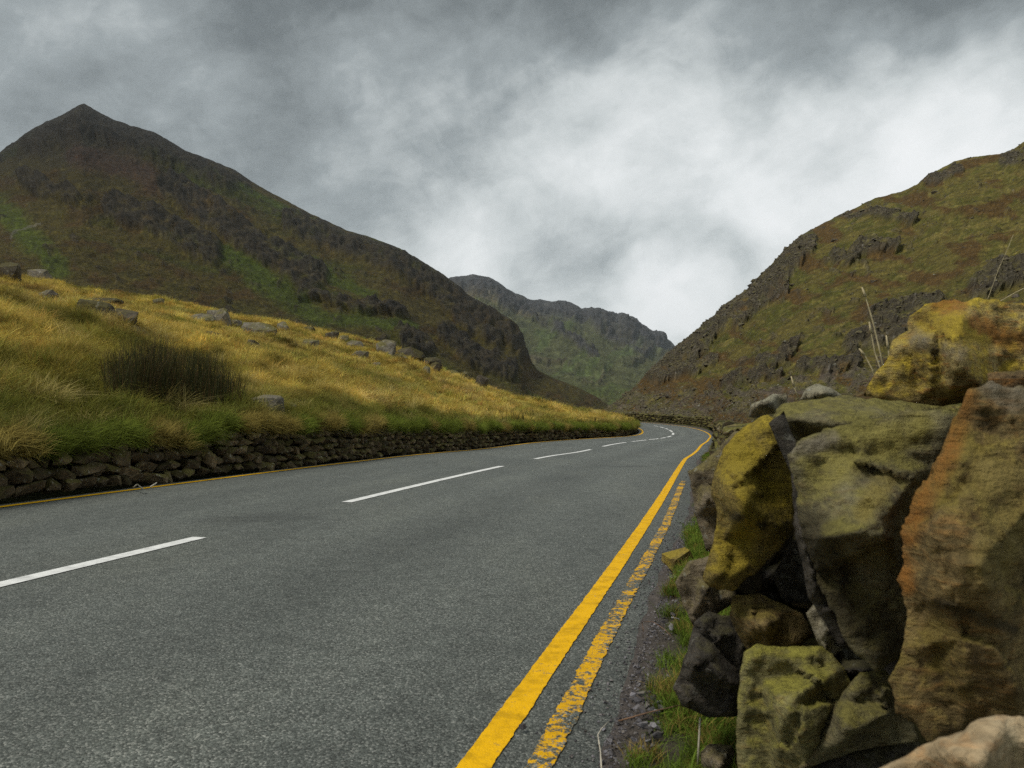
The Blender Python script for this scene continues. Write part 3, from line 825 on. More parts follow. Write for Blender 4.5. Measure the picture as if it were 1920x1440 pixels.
hero([(1618, 742), (1640, 700), (1668, 668), (1672, 640), (1700, 618), (1706, 592), (1735, 572), (1790, 560), (1850, 560), (1920, 572), (1990, 592), (2040, 700), (1960, 745), (1880, 735), (1830, 748), (1750, 768), (1680, 755)],
     1.95, .42, 'yellow', [(0, -1.5, .62), (.1, .9, .42), (-.9, -.2, .62), (.9, 0, .7)], 1, label='yellow lichen covered capstone', stains=[([(1760, 575), (1800, 572)], 22, OR_), ([(1830, 610), (1900, 640), (1960, 640)], 30, OR_), ([(1740, 605), (1850, 625)], 30, YL), ([(1720, 640), (1800, 660)], 22, GY)])
hero([(1690, 985), (1722, 925), (1762, 855), (1795, 770), (1817, 725), (1862, 708), (1920, 735), (2040, 770), (2080, 1100), (2010, 1400), (1860, 1395), (1740, 1390), (1682, 1335), (1668, 1270), (1690, 1230), (1702, 1150), (1684, 1085)],
     1.22, .36, 'brown', [(-1.7, -.3, .42), (.12, .05, .40), (.1, -1.3, .88), (.2, .9, .72)], 35, label='tall brown block with rusty orange edge', stains=[([(1800, 745), (1768, 850), (1725, 930), (1695, 1000)], 44, OR_), ([(1860, 715), (1900, 745)], 40, GY), ([(1690, 1050), (1700, 1100)], 26, OR_), ([(1850, 900), (1920, 930), (1860, 1050)], 70, (.27, .205, .065)), ([(1760, 1180), (1800, 1290)], 40, (.24, .18, .05)), ([(1760, 1130), (1900, 1180)], 16, DK)])
hero([(1476, 852), (1492, 828), (1600, 788), (1680, 773), (1782, 768), (1796, 790), (1772, 850), (1735, 920), (1700, 985), (1692, 1090), (1706, 1170), (1694, 1235), (1642, 1258), (1590, 1212), (1542, 1112), (1510, 1010), (1494, 930)],
     1.46, .40, 'greygreen', [(.1, -1.25, .34), (.05, .85, .36), (-1.5, .2, .62), (.9, .3, .5)], 3, label='grey green block split along a ridge', stains=[([(1520, 1000), (1600, 1150), (1660, 1200)], 60, DK), ([(1490, 850), (1560, 820)], 20, GY), ([(1540, 890), (1620, 840), (1720, 800)], 46, (.29, .25, .07)), ([(1620, 960), (1660, 900)], 30, (.26, .21, .06))])
hero([(1438, 792), (1470, 757), (1560, 742), (1690, 750), (1800, 768), (1830, 800), (1640, 830), (1520, 865), (1480, 850)], 1.80, .40, 'greygreen', [(0, -1.6, .34), (-.5, .5, .5), (.4, .6, .6)], 4)
hero([(1340, 885), (1356, 842), (1392, 800), (1440, 779), (1466, 796), (1482, 850), (1492, 930), (1494, 985), (1450, 1042), (1402, 1086), (1372, 1112), (1332, 1097), (1316, 1086), (1340, 1012), (1346, 962), (1333, 930)],
     1.78, .36, 'ochre', [(-.35, .10, .34), (.9, .2, .42), (0, 1.0, .52), (-.2, -1.2, .62)], 5, label='mossy ochre block leaning over the verge', stains=[([(1385, 850), (1420, 950), (1370, 1060)], 36, (.34, .255, .03)), ([(1380, 970), (1430, 985)], 16, DK)])
hero([(1291, 884), (1318, 866), (1345, 842), (1384, 800), (1400, 815), (1372, 900), (1360, 1000), (1345, 1036), (1324, 1030), (1303, 962)], 2.02, .30, 'grit', [(-.3, -1.3, .15), (.5, .6, .3)], 6)
hero([(1440, 790), (1470, 772), (1500, 850), (1505, 960), (1545, 1080), (1610, 1215), (1575, 1215), (1515, 1120), (1490, 990), (1484, 890)], 1.64, .30, 'grey', None, 7)
hero([(1404, 782), (1408, 758), (1436, 746), (1450, 738), (1474, 740), (1480, 768), (1434, 786)], 2.7, .3, 'lichen', None, 8, step=7, label='small pale lichened stone on the wall top')
hero([(1500, 750), (1512, 728), (1530, 719), (1560, 728), (1590, 748), (1560, 760)], 3.1, .3, 'lichen', None, 9, step=7)
hero([(1267, 1092), (1290, 1052), (1338, 1040), (1372, 1080), (1385, 1125), (1345, 1150), (1300, 1172), (1280, 1132)], 2.06, .28, 'grit', None, 10)
hero([(1366, 1152), (1374, 1118), (1422, 1112), (1505, 1150), (1526, 1192), (1482, 1222), (1402, 1222), (1380, 1186)], 1.84, .30, 'brown', [(-.8, -.4, .3), (.5, -.3, .36), (.1, .9, .4)], 11)
hero([(1300, 1166), (1330, 1146), (1372, 1155), (1400, 1208), (1396, 1285), (1384, 1344), (1330, 1348), (1280, 1322), (1262, 1290), (1288, 1222)], 1.96, .34, 'grey', [(-.5, -.3, .34), (.6, -.2, .4), (0, .8, .4)], 12, label='dark grey rounded stone')
hero([(1394, 1222), (1420, 1209), (1542, 1214), (1585, 1250), (1602, 1300), (1570, 1380), (1510, 1480), (1388, 1480), (1379, 1400), (1384, 1300)], 1.60, .36, 'moss', [(-.9, -.2, .34), (.45, .05, .38), (0, -1.4, .52)], 13, label='green mossed block low in the wall')
hero([(1490, 1450), (1540, 1375), (1580, 1300), (1612, 1262), (1660, 1256), (1700, 1300), (1720, 1390), (1640, 1400), (1570, 1420)], 1.50, .26, 'greygreen', [(0, -.5, .2), (.3, .4, .3)], 14)
hero([(1630, 1450), (1720, 1402), (1790, 1371), (1852, 1346), (1925, 1343), (2020, 1370), (2060, 1520), (1850, 1600), (1650, 1530)], .92, .26, 'pale', [(0, -1.2, .34), (.4, .3, .4), (-.6, .1, .45)], 15, step=14, label='pale buff stone nearest the camera')
hero([(1312, 1410), (1330, 1394), (1372, 1398), (1392, 1440), (1380, 1500), (1320, 1490)], 2.05, .25, 'grit', None, 16)
hero([(1512, 1150), (1530, 1128), (1556, 1160), (1590, 1215), (1560, 1240), (1530, 1200)], 1.70, .22, 'lichen', None, 17)
hero([(1480, 1010), (1510, 1020), (1530, 1080), (1520, 1130), (1470, 1130), (1450, 1080)], 1.98, .2, 'grey', None, 18)
hero([(1520, 1440), (1600, 1395), (1720, 1388), (1760, 1440), (1700, 1520), (1560, 1520)], 1.55, .25, 'grey', None, 19)
hero([(1370, 1120), (1430, 1040), (1500, 1000), (1520, 1090), (1440, 1140)], 2.16, .25, 'grey', None, 20)
hero([(1560, 1180), (1640, 1230), (1700, 1220), (1700, 1300), (1620, 1300), (1570, 1260)], 1.72, .25, 'grey', None, 21)
hero([(1850, 700), (1960, 690), (2080, 740), (2080, 900), (1900, 900)], 1.62, .4, 'orange', None, 22)

# core and far run of the same wall
specs = []
r = random.Random(11)
for iu, uu in enumerate(np.arange(1425, 2100, 75)):
    for vv_ in np.arange(845, 1560, 78):
        if vv_ > 1130 and uu < 1440: continue
        d_ = 2.30 - (uu - 1345) * .0006 + r.uniform(-.05, .05)
        if vv_ > 1180: d_ -= .12
        p = ray(uu + r.uniform(-14, 14), vv_ + r.uniform(-12, 12), d_)
        if p[2] < .05: continue
        sz = r.uniform(.17, .24)
        specs.append((p, (sz * 1.2, sz * 1.4, sz), (r.gauss(0, .2), r.gauss(0, .2), r.uniform(0, 6)), r.randrange(10)))
for k in range(46):                                    # footings under the near blocks
    d_ = r.uniform(1.0, 2.5); x_ = .16 + .20 * d_ + r.uniform(0.14, .7)
    specs.append((np.array([x_, d_, r.choice([.06, .17, .25])]), (r.uniform(.2, .3), r.uniform(.22, .34), r.uniform(.14, .19)), (r.gauss(0, .1), r.gauss(0, .1), r.uniform(0, 6)), r.randrange(10)))
for course in range(7):
    sp = 3.4
    while sp < 78:
        w = r.uniform(.16, .36) * (1.5 if sp > 30 else 1)
        H = np.interp(sp, [3, 6, 14, 30, 45, 55, 78], [.86, .84, .80, .95, 1.0, .75, .6])
        if course * .145 < H:
            for side in (0, 1):
                off = float(ri(_WR, sp)) + np.interp(sp, [3, 12, 30, 80], [.98, .80, .85, .9]) + side * .30 + (course * .012 if not side else -course * .012)
                p = road_pt(sp + w / 2, off + r.uniform(-.04, .04)); p[2] += course * .145 + .07 + r.uniform(-.02, .02)
                specs.append((p, (r.uniform(.28, .38), w * 1.08, .155 * r.uniform(.9, 1.35)), (r.gauss(0, .14), r.gauss(0, .12), -float(ri(_th, sp)) + r.gauss(0, .15)), r.randrange(10)))
        sp += w
put_stones(wallR, specs, RWV, 250, 'far_stones')

# ------------------------------------------------------------------ boulders on the bank
M_BLD = rock_mat('boulder_stone', (.24, .215, .175), (.09, .078, .062), (.13, .115, .04), (.28, .25, .19), .18, .4, 2.4, .05, lichen=.6)
M_BLDD = rock_mat('boulder_dark', (.11, .094, .070), (.045, .037, .028), (.075, .064, .022), (.15, .12, .08), .2, .4, 2.4, .05, lichen=.3)
BOULD = [
    (172, 598, 68, 30, 1, 'long dark slab lying on the bank, left half of a broken pair'), (229, 608, 62, 26, 1, 'dark slab lying on the bank, right half of a broken pair'),
    (252, 636, 58, 24, 1, 'dark low boulder just above the rush clump'), (88, 565, 38, 18, 0, 'grey boulder left of the dark broken slabs'), (192, 571, 62, 10, 1, 'thin dark ledge behind the broken slabs'),
    (14, 522, 44, 28, 1, 'dark boulder on the crest at the left picture edge'), (70, 526, 46, 22, 0, 'flat grey boulder on the crest near the left edge'), (295, 571, 22, 9, 0, 'small pale stone on the crest right of the slabs'),
    (414, 610, 34, 28, 0, 'pointed grey boulder standing on the crest'), (397, 602, 24, 18, 0, 'small upright boulder leaning on the pointed one'), (368, 603, 58, 14, 0, 'flat stone left of the pointed boulder'),
    (482, 630, 62, 22, 0, 'broad boulder right of the pointed one'), (530, 619, 22, 15, 0, 'lone knob of rock on the skyline'), (577, 623, 26, 8, 1, 'thin flat rock on the skyline'),
    (622, 638, 28, 15, 1, 'dark rock left of the square block'), (472, 656, 26, 15, 1, 'dark round boulder alone in the brown hollow'), (664, 654, 32, 13, 0, 'low layered rock beside the square block'),
    (722, 665, 36, 27, 0, 'big square pale block on the bank'), (768, 666, 54, 22, 1, 'long dark block right of the square one'), (750, 675, 26, 8, 0, 'flat pale stone below the long dark block'),
    (674, 673, 32, 12, 0, 'low boulder in grass below the square block'), (580, 651, 30, 14, 0, 'flat rock in grass left of centre'), (806, 690, 44, 18, 1, 'dark rounded boulder below the long block'),
    (816, 698, 20, 16, 1, 'small dark boulder in front of the rounded one'), (796, 703, 22, 14, 0, 'pale boulder beside the small dark one'), (872, 713, 18, 14, 1, 'dark stone left of the pyramid rock'),
    (902, 725, 24, 20, 1, 'pyramid shaped dark rock low on the bank'), (498, 776, 62, 28, 0, 'pale rounded boulder beside the rush clump'), (541, 773, 32, 10, 0, 'tilted flat stone right of the pale boulder'),
    (393, 641, 38, 15, 1, 'low dark rock behind the rush clump'), (850, 704, 26, 8, 0, 'flat pale rock on the lower crest'), (645, 641, 18, 10, 0, 'small stone right of the dark rock on the crest'),
    (442, 613, 20, 10, 0, 'small grey stone right of the pointed boulder'), (705, 690, 16, 7, 0, 'small stone half sunk in golden grass'), (160, 638, 14, 6, 0, 'small pale stone left of the rush clump')]


def boulder_mesh(seed, n=26):
    me = hull_mesh('boulder', n, seed, boxy=.6)
    bm = bmesh.new(); bm.from_mesh(me)
    bmesh.ops.subdivide_edges(bm, edges=bm.edges, cuts=2, use_grid_fill=True)
    co = np.array([v.co[:] for v in bm.verts])
    dn = fbm(co * 3.2 + seed, 4, .6) * .10
    for v, k in zip(bm.verts, dn): v.co *= 1 + k
    bm.to_mesh(me); bm.free(); return me


for i, (u, v, w, h, dk, lab) in enumerate(BOULD):
    hh = hit(BVH_BANK, u, v)
    if hh[0] is None: hh = hit(BVH_BANK, u, v + 8)
    if hh[0] is None: hh = hit(BVH_BANK, u, v + 16)
    if hh[0] is None: print('no hit boulder', u, v); continue
    d = hh[0].y; me = boulder_mesh(500 + i); me.materials.append(M_BLDD if dk else M_BLD)
    W, H = w / F * d, h / F * d
    o = link('boulder', me, None, None, label=lab, category='boulder', group='boulders on the grass bank')
    o.scale = (W * 1.12, max(W * .7, H), H * 1.6); o.location = hh[0] + Vector((0, W * .2, H * .26 + .10))
    o.rotation_euler = (r.gauss(0, .05), .10 if 't' == 'x' else r.gauss(0, .06) + .08, r.uniform(-.3, .3))


# ------------------------------------------------------------------ grass
def blade_mesh(name, n, height, spread, lean, width, seed, droop=.5):
    g = np.random.default_rng(seed); V, Fc, sh = [], [], []
    for k in range(n):
        a = g.uniform(0, 2 * math.pi); r0 = spread * math.sqrt(g.random()); b0 = np.array([math.cos(a) * r0, math.sin(a) * r0, 0])
        az = g.uniform(0, 2 * math.pi); ln = lean * g.uniform(.3, 1.3); h = height * g.uniform(.55, 1.15); w = width * g.uniform(.7, 1.2)
        dirh = np.array([math.cos(az), math.sin(az), 0]); side = np.array([-dirh[1], dirh[0], 0])
        if g.random() < .5: side = np.array([1.0, 0, 0])
        tone = g.uniform(.65, 1.35); i0 = len(V)
        for q, ww in ((0, 1), (.4, .85), (.75, .55)):
            c = b0 + dirh * ln * h * q ** 1.8 + np.array([0, 0, h * (q - droop * ln * q * q * .5)])
            V += [c - side * w * ww / 2, c + side * w * ww / 2]; sh += [tone * (.75 + .4 * q)] * 2
        c = b0 + dirh * ln * h + np.array([0, 0, h * (1 - droop * ln * .5)]); V.append(c); sh.append(tone * 1.2)
        Fc += [(i0, i0 + 1, i0 + 3, i0 + 2), (i0 + 2, i0 + 3, i0 + 5, i0 + 4), (i0 + 4, i0 + 5, i0 + 6)]
    me = mesh_from(name, np.array(V), Fc, smooth=True)
    at = me.color_attributes.new('shade', 'FLOAT_COLOR', 'POINT'); s_ = np.array(sh)
    at.data.foreach_set('color', np.c_[s_, s_, s_, np.ones(len(s_))].reshape(-1).astype(np.float32))
    return me


M_GRASS = grass_mat('grass_blades')


def tuft_collection(name, meshes):
    c = bpy.data.collections.new(name)
    for i, me in enumerate(meshes):
        me.materials.append(M_GRASS); o = bpy.data.objects.new(name + '_source', me); c.objects.link(o)
    return c


def scatter(name, pts, scale, rotz, tilt, tint, coll, ncoll, label, cat=None, mat=None):
    me = bpy.data.meshes.new(name); n = len(pts)
    me.vertices.add(n); me.vertices.foreach_set('co', np.asarray(pts, np.float32).reshape(-1))
    a = me.attributes.new('scl', 'FLOAT_VECTOR', 'POINT'); a.data.foreach_set('vector', np.asarray(scale, np.float32).reshape(-1))
    a = me.attributes.new('rot', 'FLOAT_VECTOR', 'POINT'); a.data.foreach_set('vector', np.stack([tilt[:, 0], tilt[:, 1], rotz], -1).astype(np.float32).reshape(-1))
    a = me.attributes.new('idx', 'INT', 'POINT'); a.data.foreach_set('value', RNG.integers(0, ncoll, n).astype(np.int32))
    a = me.attributes.new('tint', 'FLOAT_COLOR', 'POINT'); a.data.foreach_set('color', np.c_[tint, np.ones(n)].astype(np.float32).reshape(-1))
    o = link(name, me, None, None, kind='stuff', label=label)
    ng = bpy.data.node_groups.new(name, 'GeometryNodeTree')
    ng.interface.new_socket('Geometry', in_out='INPUT', socket_type='NodeSocketGeometry'); ng.interface.new_socket('Geometry', in_out='OUTPUT', socket_type='NodeSocketGeometry')
    gi, go = ng.nodes.new('NodeGroupInput'), ng.nodes.new('NodeGroupOutput')
    ci = ng.nodes.new('GeometryNodeCollectionInfo'); ci.inputs['Collection'].default_value = coll; ci.inputs['Separate Children'].default_value = True; ci.inputs['Reset Children'].default_value = True
    ip = ng.nodes.new('GeometryNodeInstanceOnPoints'); ip.inputs['Pick Instance'].default_value = True

    def attr(nm, ty):
        q = ng.nodes.new('GeometryNodeInputNamedAttribute'); q.data_type = ty; q.inputs['Name'].default_value = nm; return q.outputs[0]
    e2r = ng.nodes.new('FunctionNodeEulerToRotation'); ng.links.new(attr('rot', 'FLOAT_VECTOR'), e2r.inputs[0])
    ng.links.new(gi.outputs[0], ip.inputs['Points']); ng.links.new(ci.outputs[0], ip.inputs['Instance'])
    ng.links.new(attr('idx', 'INT'), ip.inputs['Instance Index']); ng.links.new(e2r.outputs[0], ip.inputs['Rotation']); ng.links.new(attr('scl', 'FLOAT_VECTOR'), ip.inputs['Scale'])
    ng.links.new(ip.outputs[0], go.inputs[0])
    md = o.modifiers.new('scatter', 'NODES'); md.node_group = ng
    return o


TUFT_NEAR = tuft_collection('fine_tuft', [blade_mesh('fine_tuft', 46, .29, .12, .95, .006, 40 + i, .7) for i in range(5)])
TUFT_FAR = tuft_collection('broad_tuft', [blade_mesh('broad_tuft', 34, .36, .20, .6, .014, 60 + i, .6) for i in range(4)])


def sample_grid(P, C, dens, n):
    a = P[1:, :-1] - P[:-1, :-1]; b_ = P[:-1, 1:] - P[:-1, :-1]
    area = np.linalg.norm(np.cross(a, b_), axis=-1); w = area * dens[:-1, :-1]
    tot = w.sum(); w = (w / tot).reshape(-1)
    k = RNG.choice(len(w), size=n, p=w); i, j = np.unravel_index(k, area.shape)
    f, g = RNG.random(n)[:, None], RNG.random(n)[:, None]
    pt = P[i, j] * (1 - f) * (1 - g) + P[i + 1, j] * f * (1 - g) + P[i, j + 1] * (1 - f) * g + P[i + 1, j + 1] * f * g
    return pt, C[i, j], i, j


dist = np.linalg.norm(PB - np.array([0, 0, 1.0]), axis=-1)
vis = (sb[:, None] > 2.5) & (tb[None] < 1.06)
near = np.where(vis & (dist < 30), 1 / np.maximum(dist, 7) ** 1.3, 0)
pt, ct, i_, j_ = sample_grid(PB, colB, near, 34000)
dn = np.linalg.norm(pt, axis=1)
tone = RNG.uniform(.75, 1.3, (len(pt), 1)) * (1 + .10 * RNG.normal(size=(len(pt), 3)) * np.array([1, .7, .4]))
sc = RNG.uniform(.5, 1.25, len(pt)) * np.clip(.95 + 1.1 * fbm(pt * np.array([1.3, 1.3, 0]) + 17, 3), .4, 1.7); ct = ct * np.clip(1 + 1.0 * fbm(pt * np.array([1.6, 1.6, 0]) + 47, 3), .45, 1.6)[:, None]; sc3 = np.stack([sc * 1.05, sc * 1.05, sc], -1)
tl = RNG.normal(0, .38, (len(pt), 2)) + np.array([.1, .18])
scatter('grass', pt - np.array([0, 0, .02]), sc3, RNG.uniform(0, 6.28, len(pt)), tl, ct * tone, TUFT_NEAR, 5, 'long golden and green grass on the near bank')
far_ = np.where(vis & (dist >= 22), 1 / np.maximum(dist, 7), 0)
pt, ct, i_, j_ = sample_grid(PB, colB, far_, 26000)
tone = RNG.uniform(.75, 1.3, (len(pt), 1)) * (1 + .10 * RNG.normal(size=(len(pt), 3)) * np.array([1, .7, .4]))
sc = RNG.uniform(.55, 1.3, len(pt)) * (1 + .3 * nb[i_, j_]); sc3 = np.stack([sc * 1.3, sc * 1.3, sc * .75], -1)
scatter('grass', pt - np.array([0, 0, .03]), sc3, RNG.uniform(0, 6.28, len(pt)), RNG.normal(0, .15, (len(pt), 2)), ct * tone, TUFT_FAR, 4, 'golden grass on the upper bank towards the skyline')
TUS = tuft_collection('tussock', [blade_mesh('tussock', 120, .50, .16, 1.25, .007, 90 + i, .85) for i in range(4)])
pt, ct, i_, j_ = sample_grid(PB, colB, np.where(vis & (dist < 48), 1 / np.maximum(dist, 8), 0) * sstep(-.15, .3, fbm(low * .9 + 55, 3)), 3600)
tone = RNG.uniform(.7, 1.35, (len(pt), 1)); sc = RNG.uniform(.5, 1.25, len(pt))
ct = np.where((RNG.random(len(pt)) < .45)[:, None], ct * .5 + STRAW * .5, ct)
scatter('grass', pt - np.array([0, 0, .03]), np.stack([sc, sc, sc * .9], -1), RNG.uniform(0, 6.28, len(pt)), RNG.normal(0, .15, (len(pt), 2)) + np.array([0, .12]), ct * tone, TUS, 4, 'pale drooping tussocks among the bank grass')
# turf hanging over the wall's top edge
n = 5200
ss = 3 + RNG.random(n) ** 1.6 * 60; oo = wall_off(ss) - .10 + RNG.normal(0, .09, n) + .06
pt = road_pt(ss, oo); pt[:, 2] += wall_h(ss) - .03 + RNG.uniform(-.10, .06, n) - .10 * np.maximum(0, fbm(np.c_[ss * .8, ss * 0, ss * 0], 3) + .1)
sc = RNG.uniform(.6, 1.15, n) * np.interp(ss, [3, 30, 63], [1, 1.0, 1.1]); sc3 = np.stack([sc, sc, sc], -1)
th = ri(_th, ss)
cc = np.where((fbm(np.c_[ss * .5, ss * 0 + 3, ss * 0], 3) > -.05)[:, None], np.array([.165, .20, .028]), np.array([.32, .25, .065])) * RNG.uniform(.6, 1.4, (n, 1))
tl = np.stack([RNG.normal(0, .3, n), RNG.uniform(.1, 1.3, n)], -1)
scatter('grass', pt, sc3, -th + RNG.normal(0, .5, n), tl, cc, TUFT_NEAR, 5, 'dark green turf hanging over the wall top')
# verge grass and weeds at the right wall's foot
VT = tuft_collection('verge_tuft', [blade_mesh('verge_tuft', 60, .065, .05, .85, .0022, 80 + i, .7) for i in range(4)])
n = 9000
ss = np.r_[RNG.uniform(.9, 7, 7000), RNG.uniform(7, 40, 2000)]; q = RNG.random(n)
oo = ri(_WR, ss) + .44 + .03 * np.sin(ss * 2.3) + .07 * fbm(np.c_[ss * 2.2, ss * 0, ss * 0 + 2], 3) + q * .60 + np.interp(ss, [0, 3], [.02, 0])
pt = road_pt(ss, oo); pt[:, 2] = road_pt(ss, ri(_WR, ss) + .32)[:, 2] + .045
keep = fbm(np.c_[ss * 2.5, oo * 5, ss * 0], 3) + q * .8 > -.0
for (u_, v_) in ((1208, 1315), (1215, 1345), (1216, 1380), (1258, 1160), (1268, 1058)):
    a_ = ray(u_, v_) - np.array([0, 0, 1.0]); g_ = np.array([0, 0, 1.0]) + a_ * (-.95 / a_[2]); keep &= np.hypot(pt[:, 0] - g_[0], pt[:, 1] - g_[1]) > .085
pt, ss = pt[keep], ss[keep]; n = len(pt); sc = RNG.uniform(.6, 1.4, n)
cc = np.where((RNG.random(n) < .8)[:, None], np.array([.125, .19, .022]), np.array([.26, .19, .05])) * RNG.uniform(.6, 1.4, (n, 1))
scatter('grass', pt, np.stack([sc, sc, sc], -1), RNG.uniform(0, 6.28, n), RNG.normal(0, .25, (n, 2)), cc, VT, 4, 'short green grass at the foot of the right wall')


# ------------------------------------------------------------------ rush clump
def stems(name, base_pts, heights, lean, width, seed, tones):
    g = np.random.default_rng(seed); V, Fc, C_ = [], [], []
    for b0, h in zip(base_pts, heights):
        az = g.uniform(0, 6.283); ln = abs(g.normal(0, lean)); dh = np.array([math.cos(az), math.sin(az), 0]); ang = g.uniform(0, 3.14)
        sd_ = np.array([math.cos(ang), math.sin(ang) * .4, 0]); i0 = len(V); tn = tones[g.integers(len(tones))] * g.uniform(.6, 1.4)
        for q, w in ((0, 1), (.35, .95), (.7, .75), (1, .15)):
            c = b0 + dh * ln * h * q ** 1.6 + np.array([0, 0, h * q]); V += [c - sd_ * width * w / 2, c + sd_ * width * w / 2]; C_ += [tn, tn]
        Fc += [(i0 + k, i0 + k + 1, i0 + k + 3, i0 + k + 2) for k in (0, 2, 4)]
    me = mesh_from(name, np.array(V), Fc)
    a = me.color_attributes.new('col', 'FLOAT_COLOR', 'POINT'); a.data.foreach_set('color', np.c_[np.array(C_), np.ones(len(V))].reshape(-1).astype(np.float32))
    return me


m, t_, b_ = new_mat('rush_stems'); at = N(t_, 'ShaderNodeAttribute'); at.attribute_name = 'col'; t_.links.new(at.outputs['Color'], b_.inputs['Base Color']); b_.inputs['Roughness'].default_value = .7; b_.inputs['Specular IOR Level'].default_value = .15
M_RUSH = m


def rush(u0, u1, vbase, vtop_f, n, label, seed, wid=.0075):
    g = np.random.default_rng(seed); pts, hs = [], []
    root = None
    for k in range(n):
        f = g.beta(1.5, 1.5); u = u0 + (u1 - u0) * f; v = vbase(f) + g.uniform(-22, 12)
        hh = hit(BVH_BANK, u, v)
        if hh[0] is None: continue
        d = hh[0].y; top = vtop_f(f) + abs(g.normal(0, 14)) + 58 * g.random() ** 1.7
        pts.append(np.array(hh[0])); hs.append(max(.12, (v - top) / F * d))
    if not pts: return
    c = np.mean(pts, 0)
    o = thing('rush_clump', tuple(c), label, 'rushes')
    link('stems', stems('rush_clump', [p - c for p in pts], hs, .23, wid, seed, [np.array([.042, .042, .012]), np.array([.055, .052, .014]), np.array([.085, .052, .020]), np.array([.028, .034, .010])]), M_RUSH, o, kind='stuff')


rush(192, 462, lambda f: 748 + 22 * f, lambda f: np.interp(f, [0, .08, .2, .35, .5, .7, .82, 1], [648, 634, 624, 616, 630, 640, 652, 695]), 3000, 'tall dark clump of rushes above the stone wall', 1)
rush(125, 200, lambda f: 728, lambda f: 690, 45, 'few thin rush stems left of the big clump', 2, .007)
rush(455, 505, lambda f: 752, lambda f: 718, 40, 'thin rushes between the big clump and the pale boulder', 3, .007)
rush(905, 1000, lambda f: 785, lambda f: 757, 420, 'small dark rush patch on the lower bank', 4, .02)
rush(1085, 1120, lambda f: 794, lambda f: 776, 120, 'small rush tuft near the bend', 5, .03)


# ------------------------------------------------------------------ verge details
def tube(name, pts, r0, r1, mat, seg=5, **pr):
    pts = [np.array(p, float) for p in pts]; c0 = pts[0].copy(); V, Fc = [], []
    for i, p in enumerate(pts):
        tg = pts[min(i + 1, len(pts) - 1)] - pts[max(i - 1, 0)]; tg /= np.linalg.norm(tg)
        a = np.cross(tg, [0.31, .2, .93]); a /= np.linalg.norm(a); b_ = np.cross(tg, a); rad = r0 + (r1 - r0) * i / (len(pts) - 1)
        for k in range(seg):
            an = 2 * math.pi * k / seg; V.append(p - c0 + (a * math.cos(an) + b_ * math.sin(an)) * rad)
    for i in range(len(pts) - 1):
        for k in range(seg):
            Fc.append((i * seg + k, i * seg + (k + 1) % seg, (i + 1) * seg + (k + 1) % seg, (i + 1) * seg + k))
    Fc += [tuple(range(seg))[::-1], tuple((len(pts) - 1) * seg + k for k in range(seg))]
    o = link(name, mesh_from(name, np.array(V), Fc), mat, **pr); o.location = c0; return o


def gp(u, v, h=0.06):
    """point on the verge (z = h) seen at a pixel"""
    p = ray(u, v); dr = p - np.array([0, 0, 1.0]); return np.array([0, 0, 1.0]) + dr * ((h - 1.0) / dr[2])


M_SLATE = rock_mat('slate_chip', (.16, .16, .18), (.08, .08, .095), (.12, .11, .10), (.19, .15, .17), .05, .4, 30, .002, per=True)
M_STALK = flat_mat('dry_stalk', (.42, .35, .20)); M_TWIG = flat_mat('brown_twig', (.16, .09, .05)); M_WHITEST = flat_mat('bleached_stalk', (.55, .50, .40))
PV_ = [hull_mesh('slate_pebble', 14, 300 + i, boxy=.3) for i in range(6)]
for q in PV_: q.materials.append(M_SLATE)
SL_ = [(1203, 1300), (1196, 1312), (1212, 1322), (1226, 1308), (1222, 1330), (1205, 1332), (1194, 1326), (1236, 1318), (1216, 1298), (1188, 1302), (1230, 1334), (1240, 1328),
       (1204, 1358), (1214, 1366), (1222, 1372), (1208, 1380), (1228, 1362), (1198, 1352), (1216, 1390), (1232, 1378), (1222, 1398), (1206, 1402), (1262, 1152), (1246, 1165), (1266, 1160), (1258, 1175)]
for i, (u, v) in enumerate(SL_):
    p = gp(u, v, .055); o = link('slate_pebble', PV_[i % 6], None, None, category='pebble', group='slate chips on the verge', label='small grey slate chip in the loose heap on the verge')
    k = r.uniform(.75, 1.3); o.location = p; o.scale = (.036 * k, .028 * k, .018 * k); o.rotation_euler = (r.gauss(0, .3), r.gauss(0, .3), r.uniform(0, 6))
p = gp(980, 1362, .008); o = link('slate_pebble', PV_[2], None, None, category='pebble', label='single dark pebble lying between the two yellow lines'); o.location = p; o.scale = (.032, .03, .02); o.rotation_euler = (.1, .2, .4)
M_VROCK = rock_mat('verge_rock', (.27, .20, .06), (.09, .068, .024), (.28, .21, .03), (.25, .15, .04), .3, .4, 16, .015)
me = boulder_mesh(777); me.materials.append(M_VROCK)
p = gp(1270, 1056, .05); o = link('verge_rock', me, None, None, category='rock', label='mossy ochre rock lying on the verge by the wall'); o.location = p + np.array([0, 0, .035]); o.scale = (.19, .2, .13); o.rotation_euler = (.1, -.25, .5)
for i, (u, v, k) in enumerate([(1262, 1082, .06), (1275, 1072, .07), (1253, 1040, .05)]):
    p = gp(u, v, .06); o = link('slate_pebble', PV_[i], None, None, category='pebble', group='chips beside the mossy rock', label='small flat chip beside the mossy verge rock'); o.location = p; o.scale = (k, k * .7, k * .35); o.rotation_euler = (.1, .2, i * 1.3)
tube('twig', [gp(1160, 1352, .05), gp(1185, 1345, .075), gp(1215, 1336, .09), gp(1250, 1328, .10), gp(1275, 1322, .10)], .003, .0015, M_TWIG, label='brown twig lying across the slate chips', category='twig')
tube('dry_stalk', [gp(1128, 1445, .03), gp(1126, 1410, .05), gp(1121, 1378, .06), gp(1128, 1366, .06), gp(1142, 1352, .05)], .0022, .0012, M_WHITEST, label='bent bleached stalk at the bottom of the asphalt edge', category='stalk')
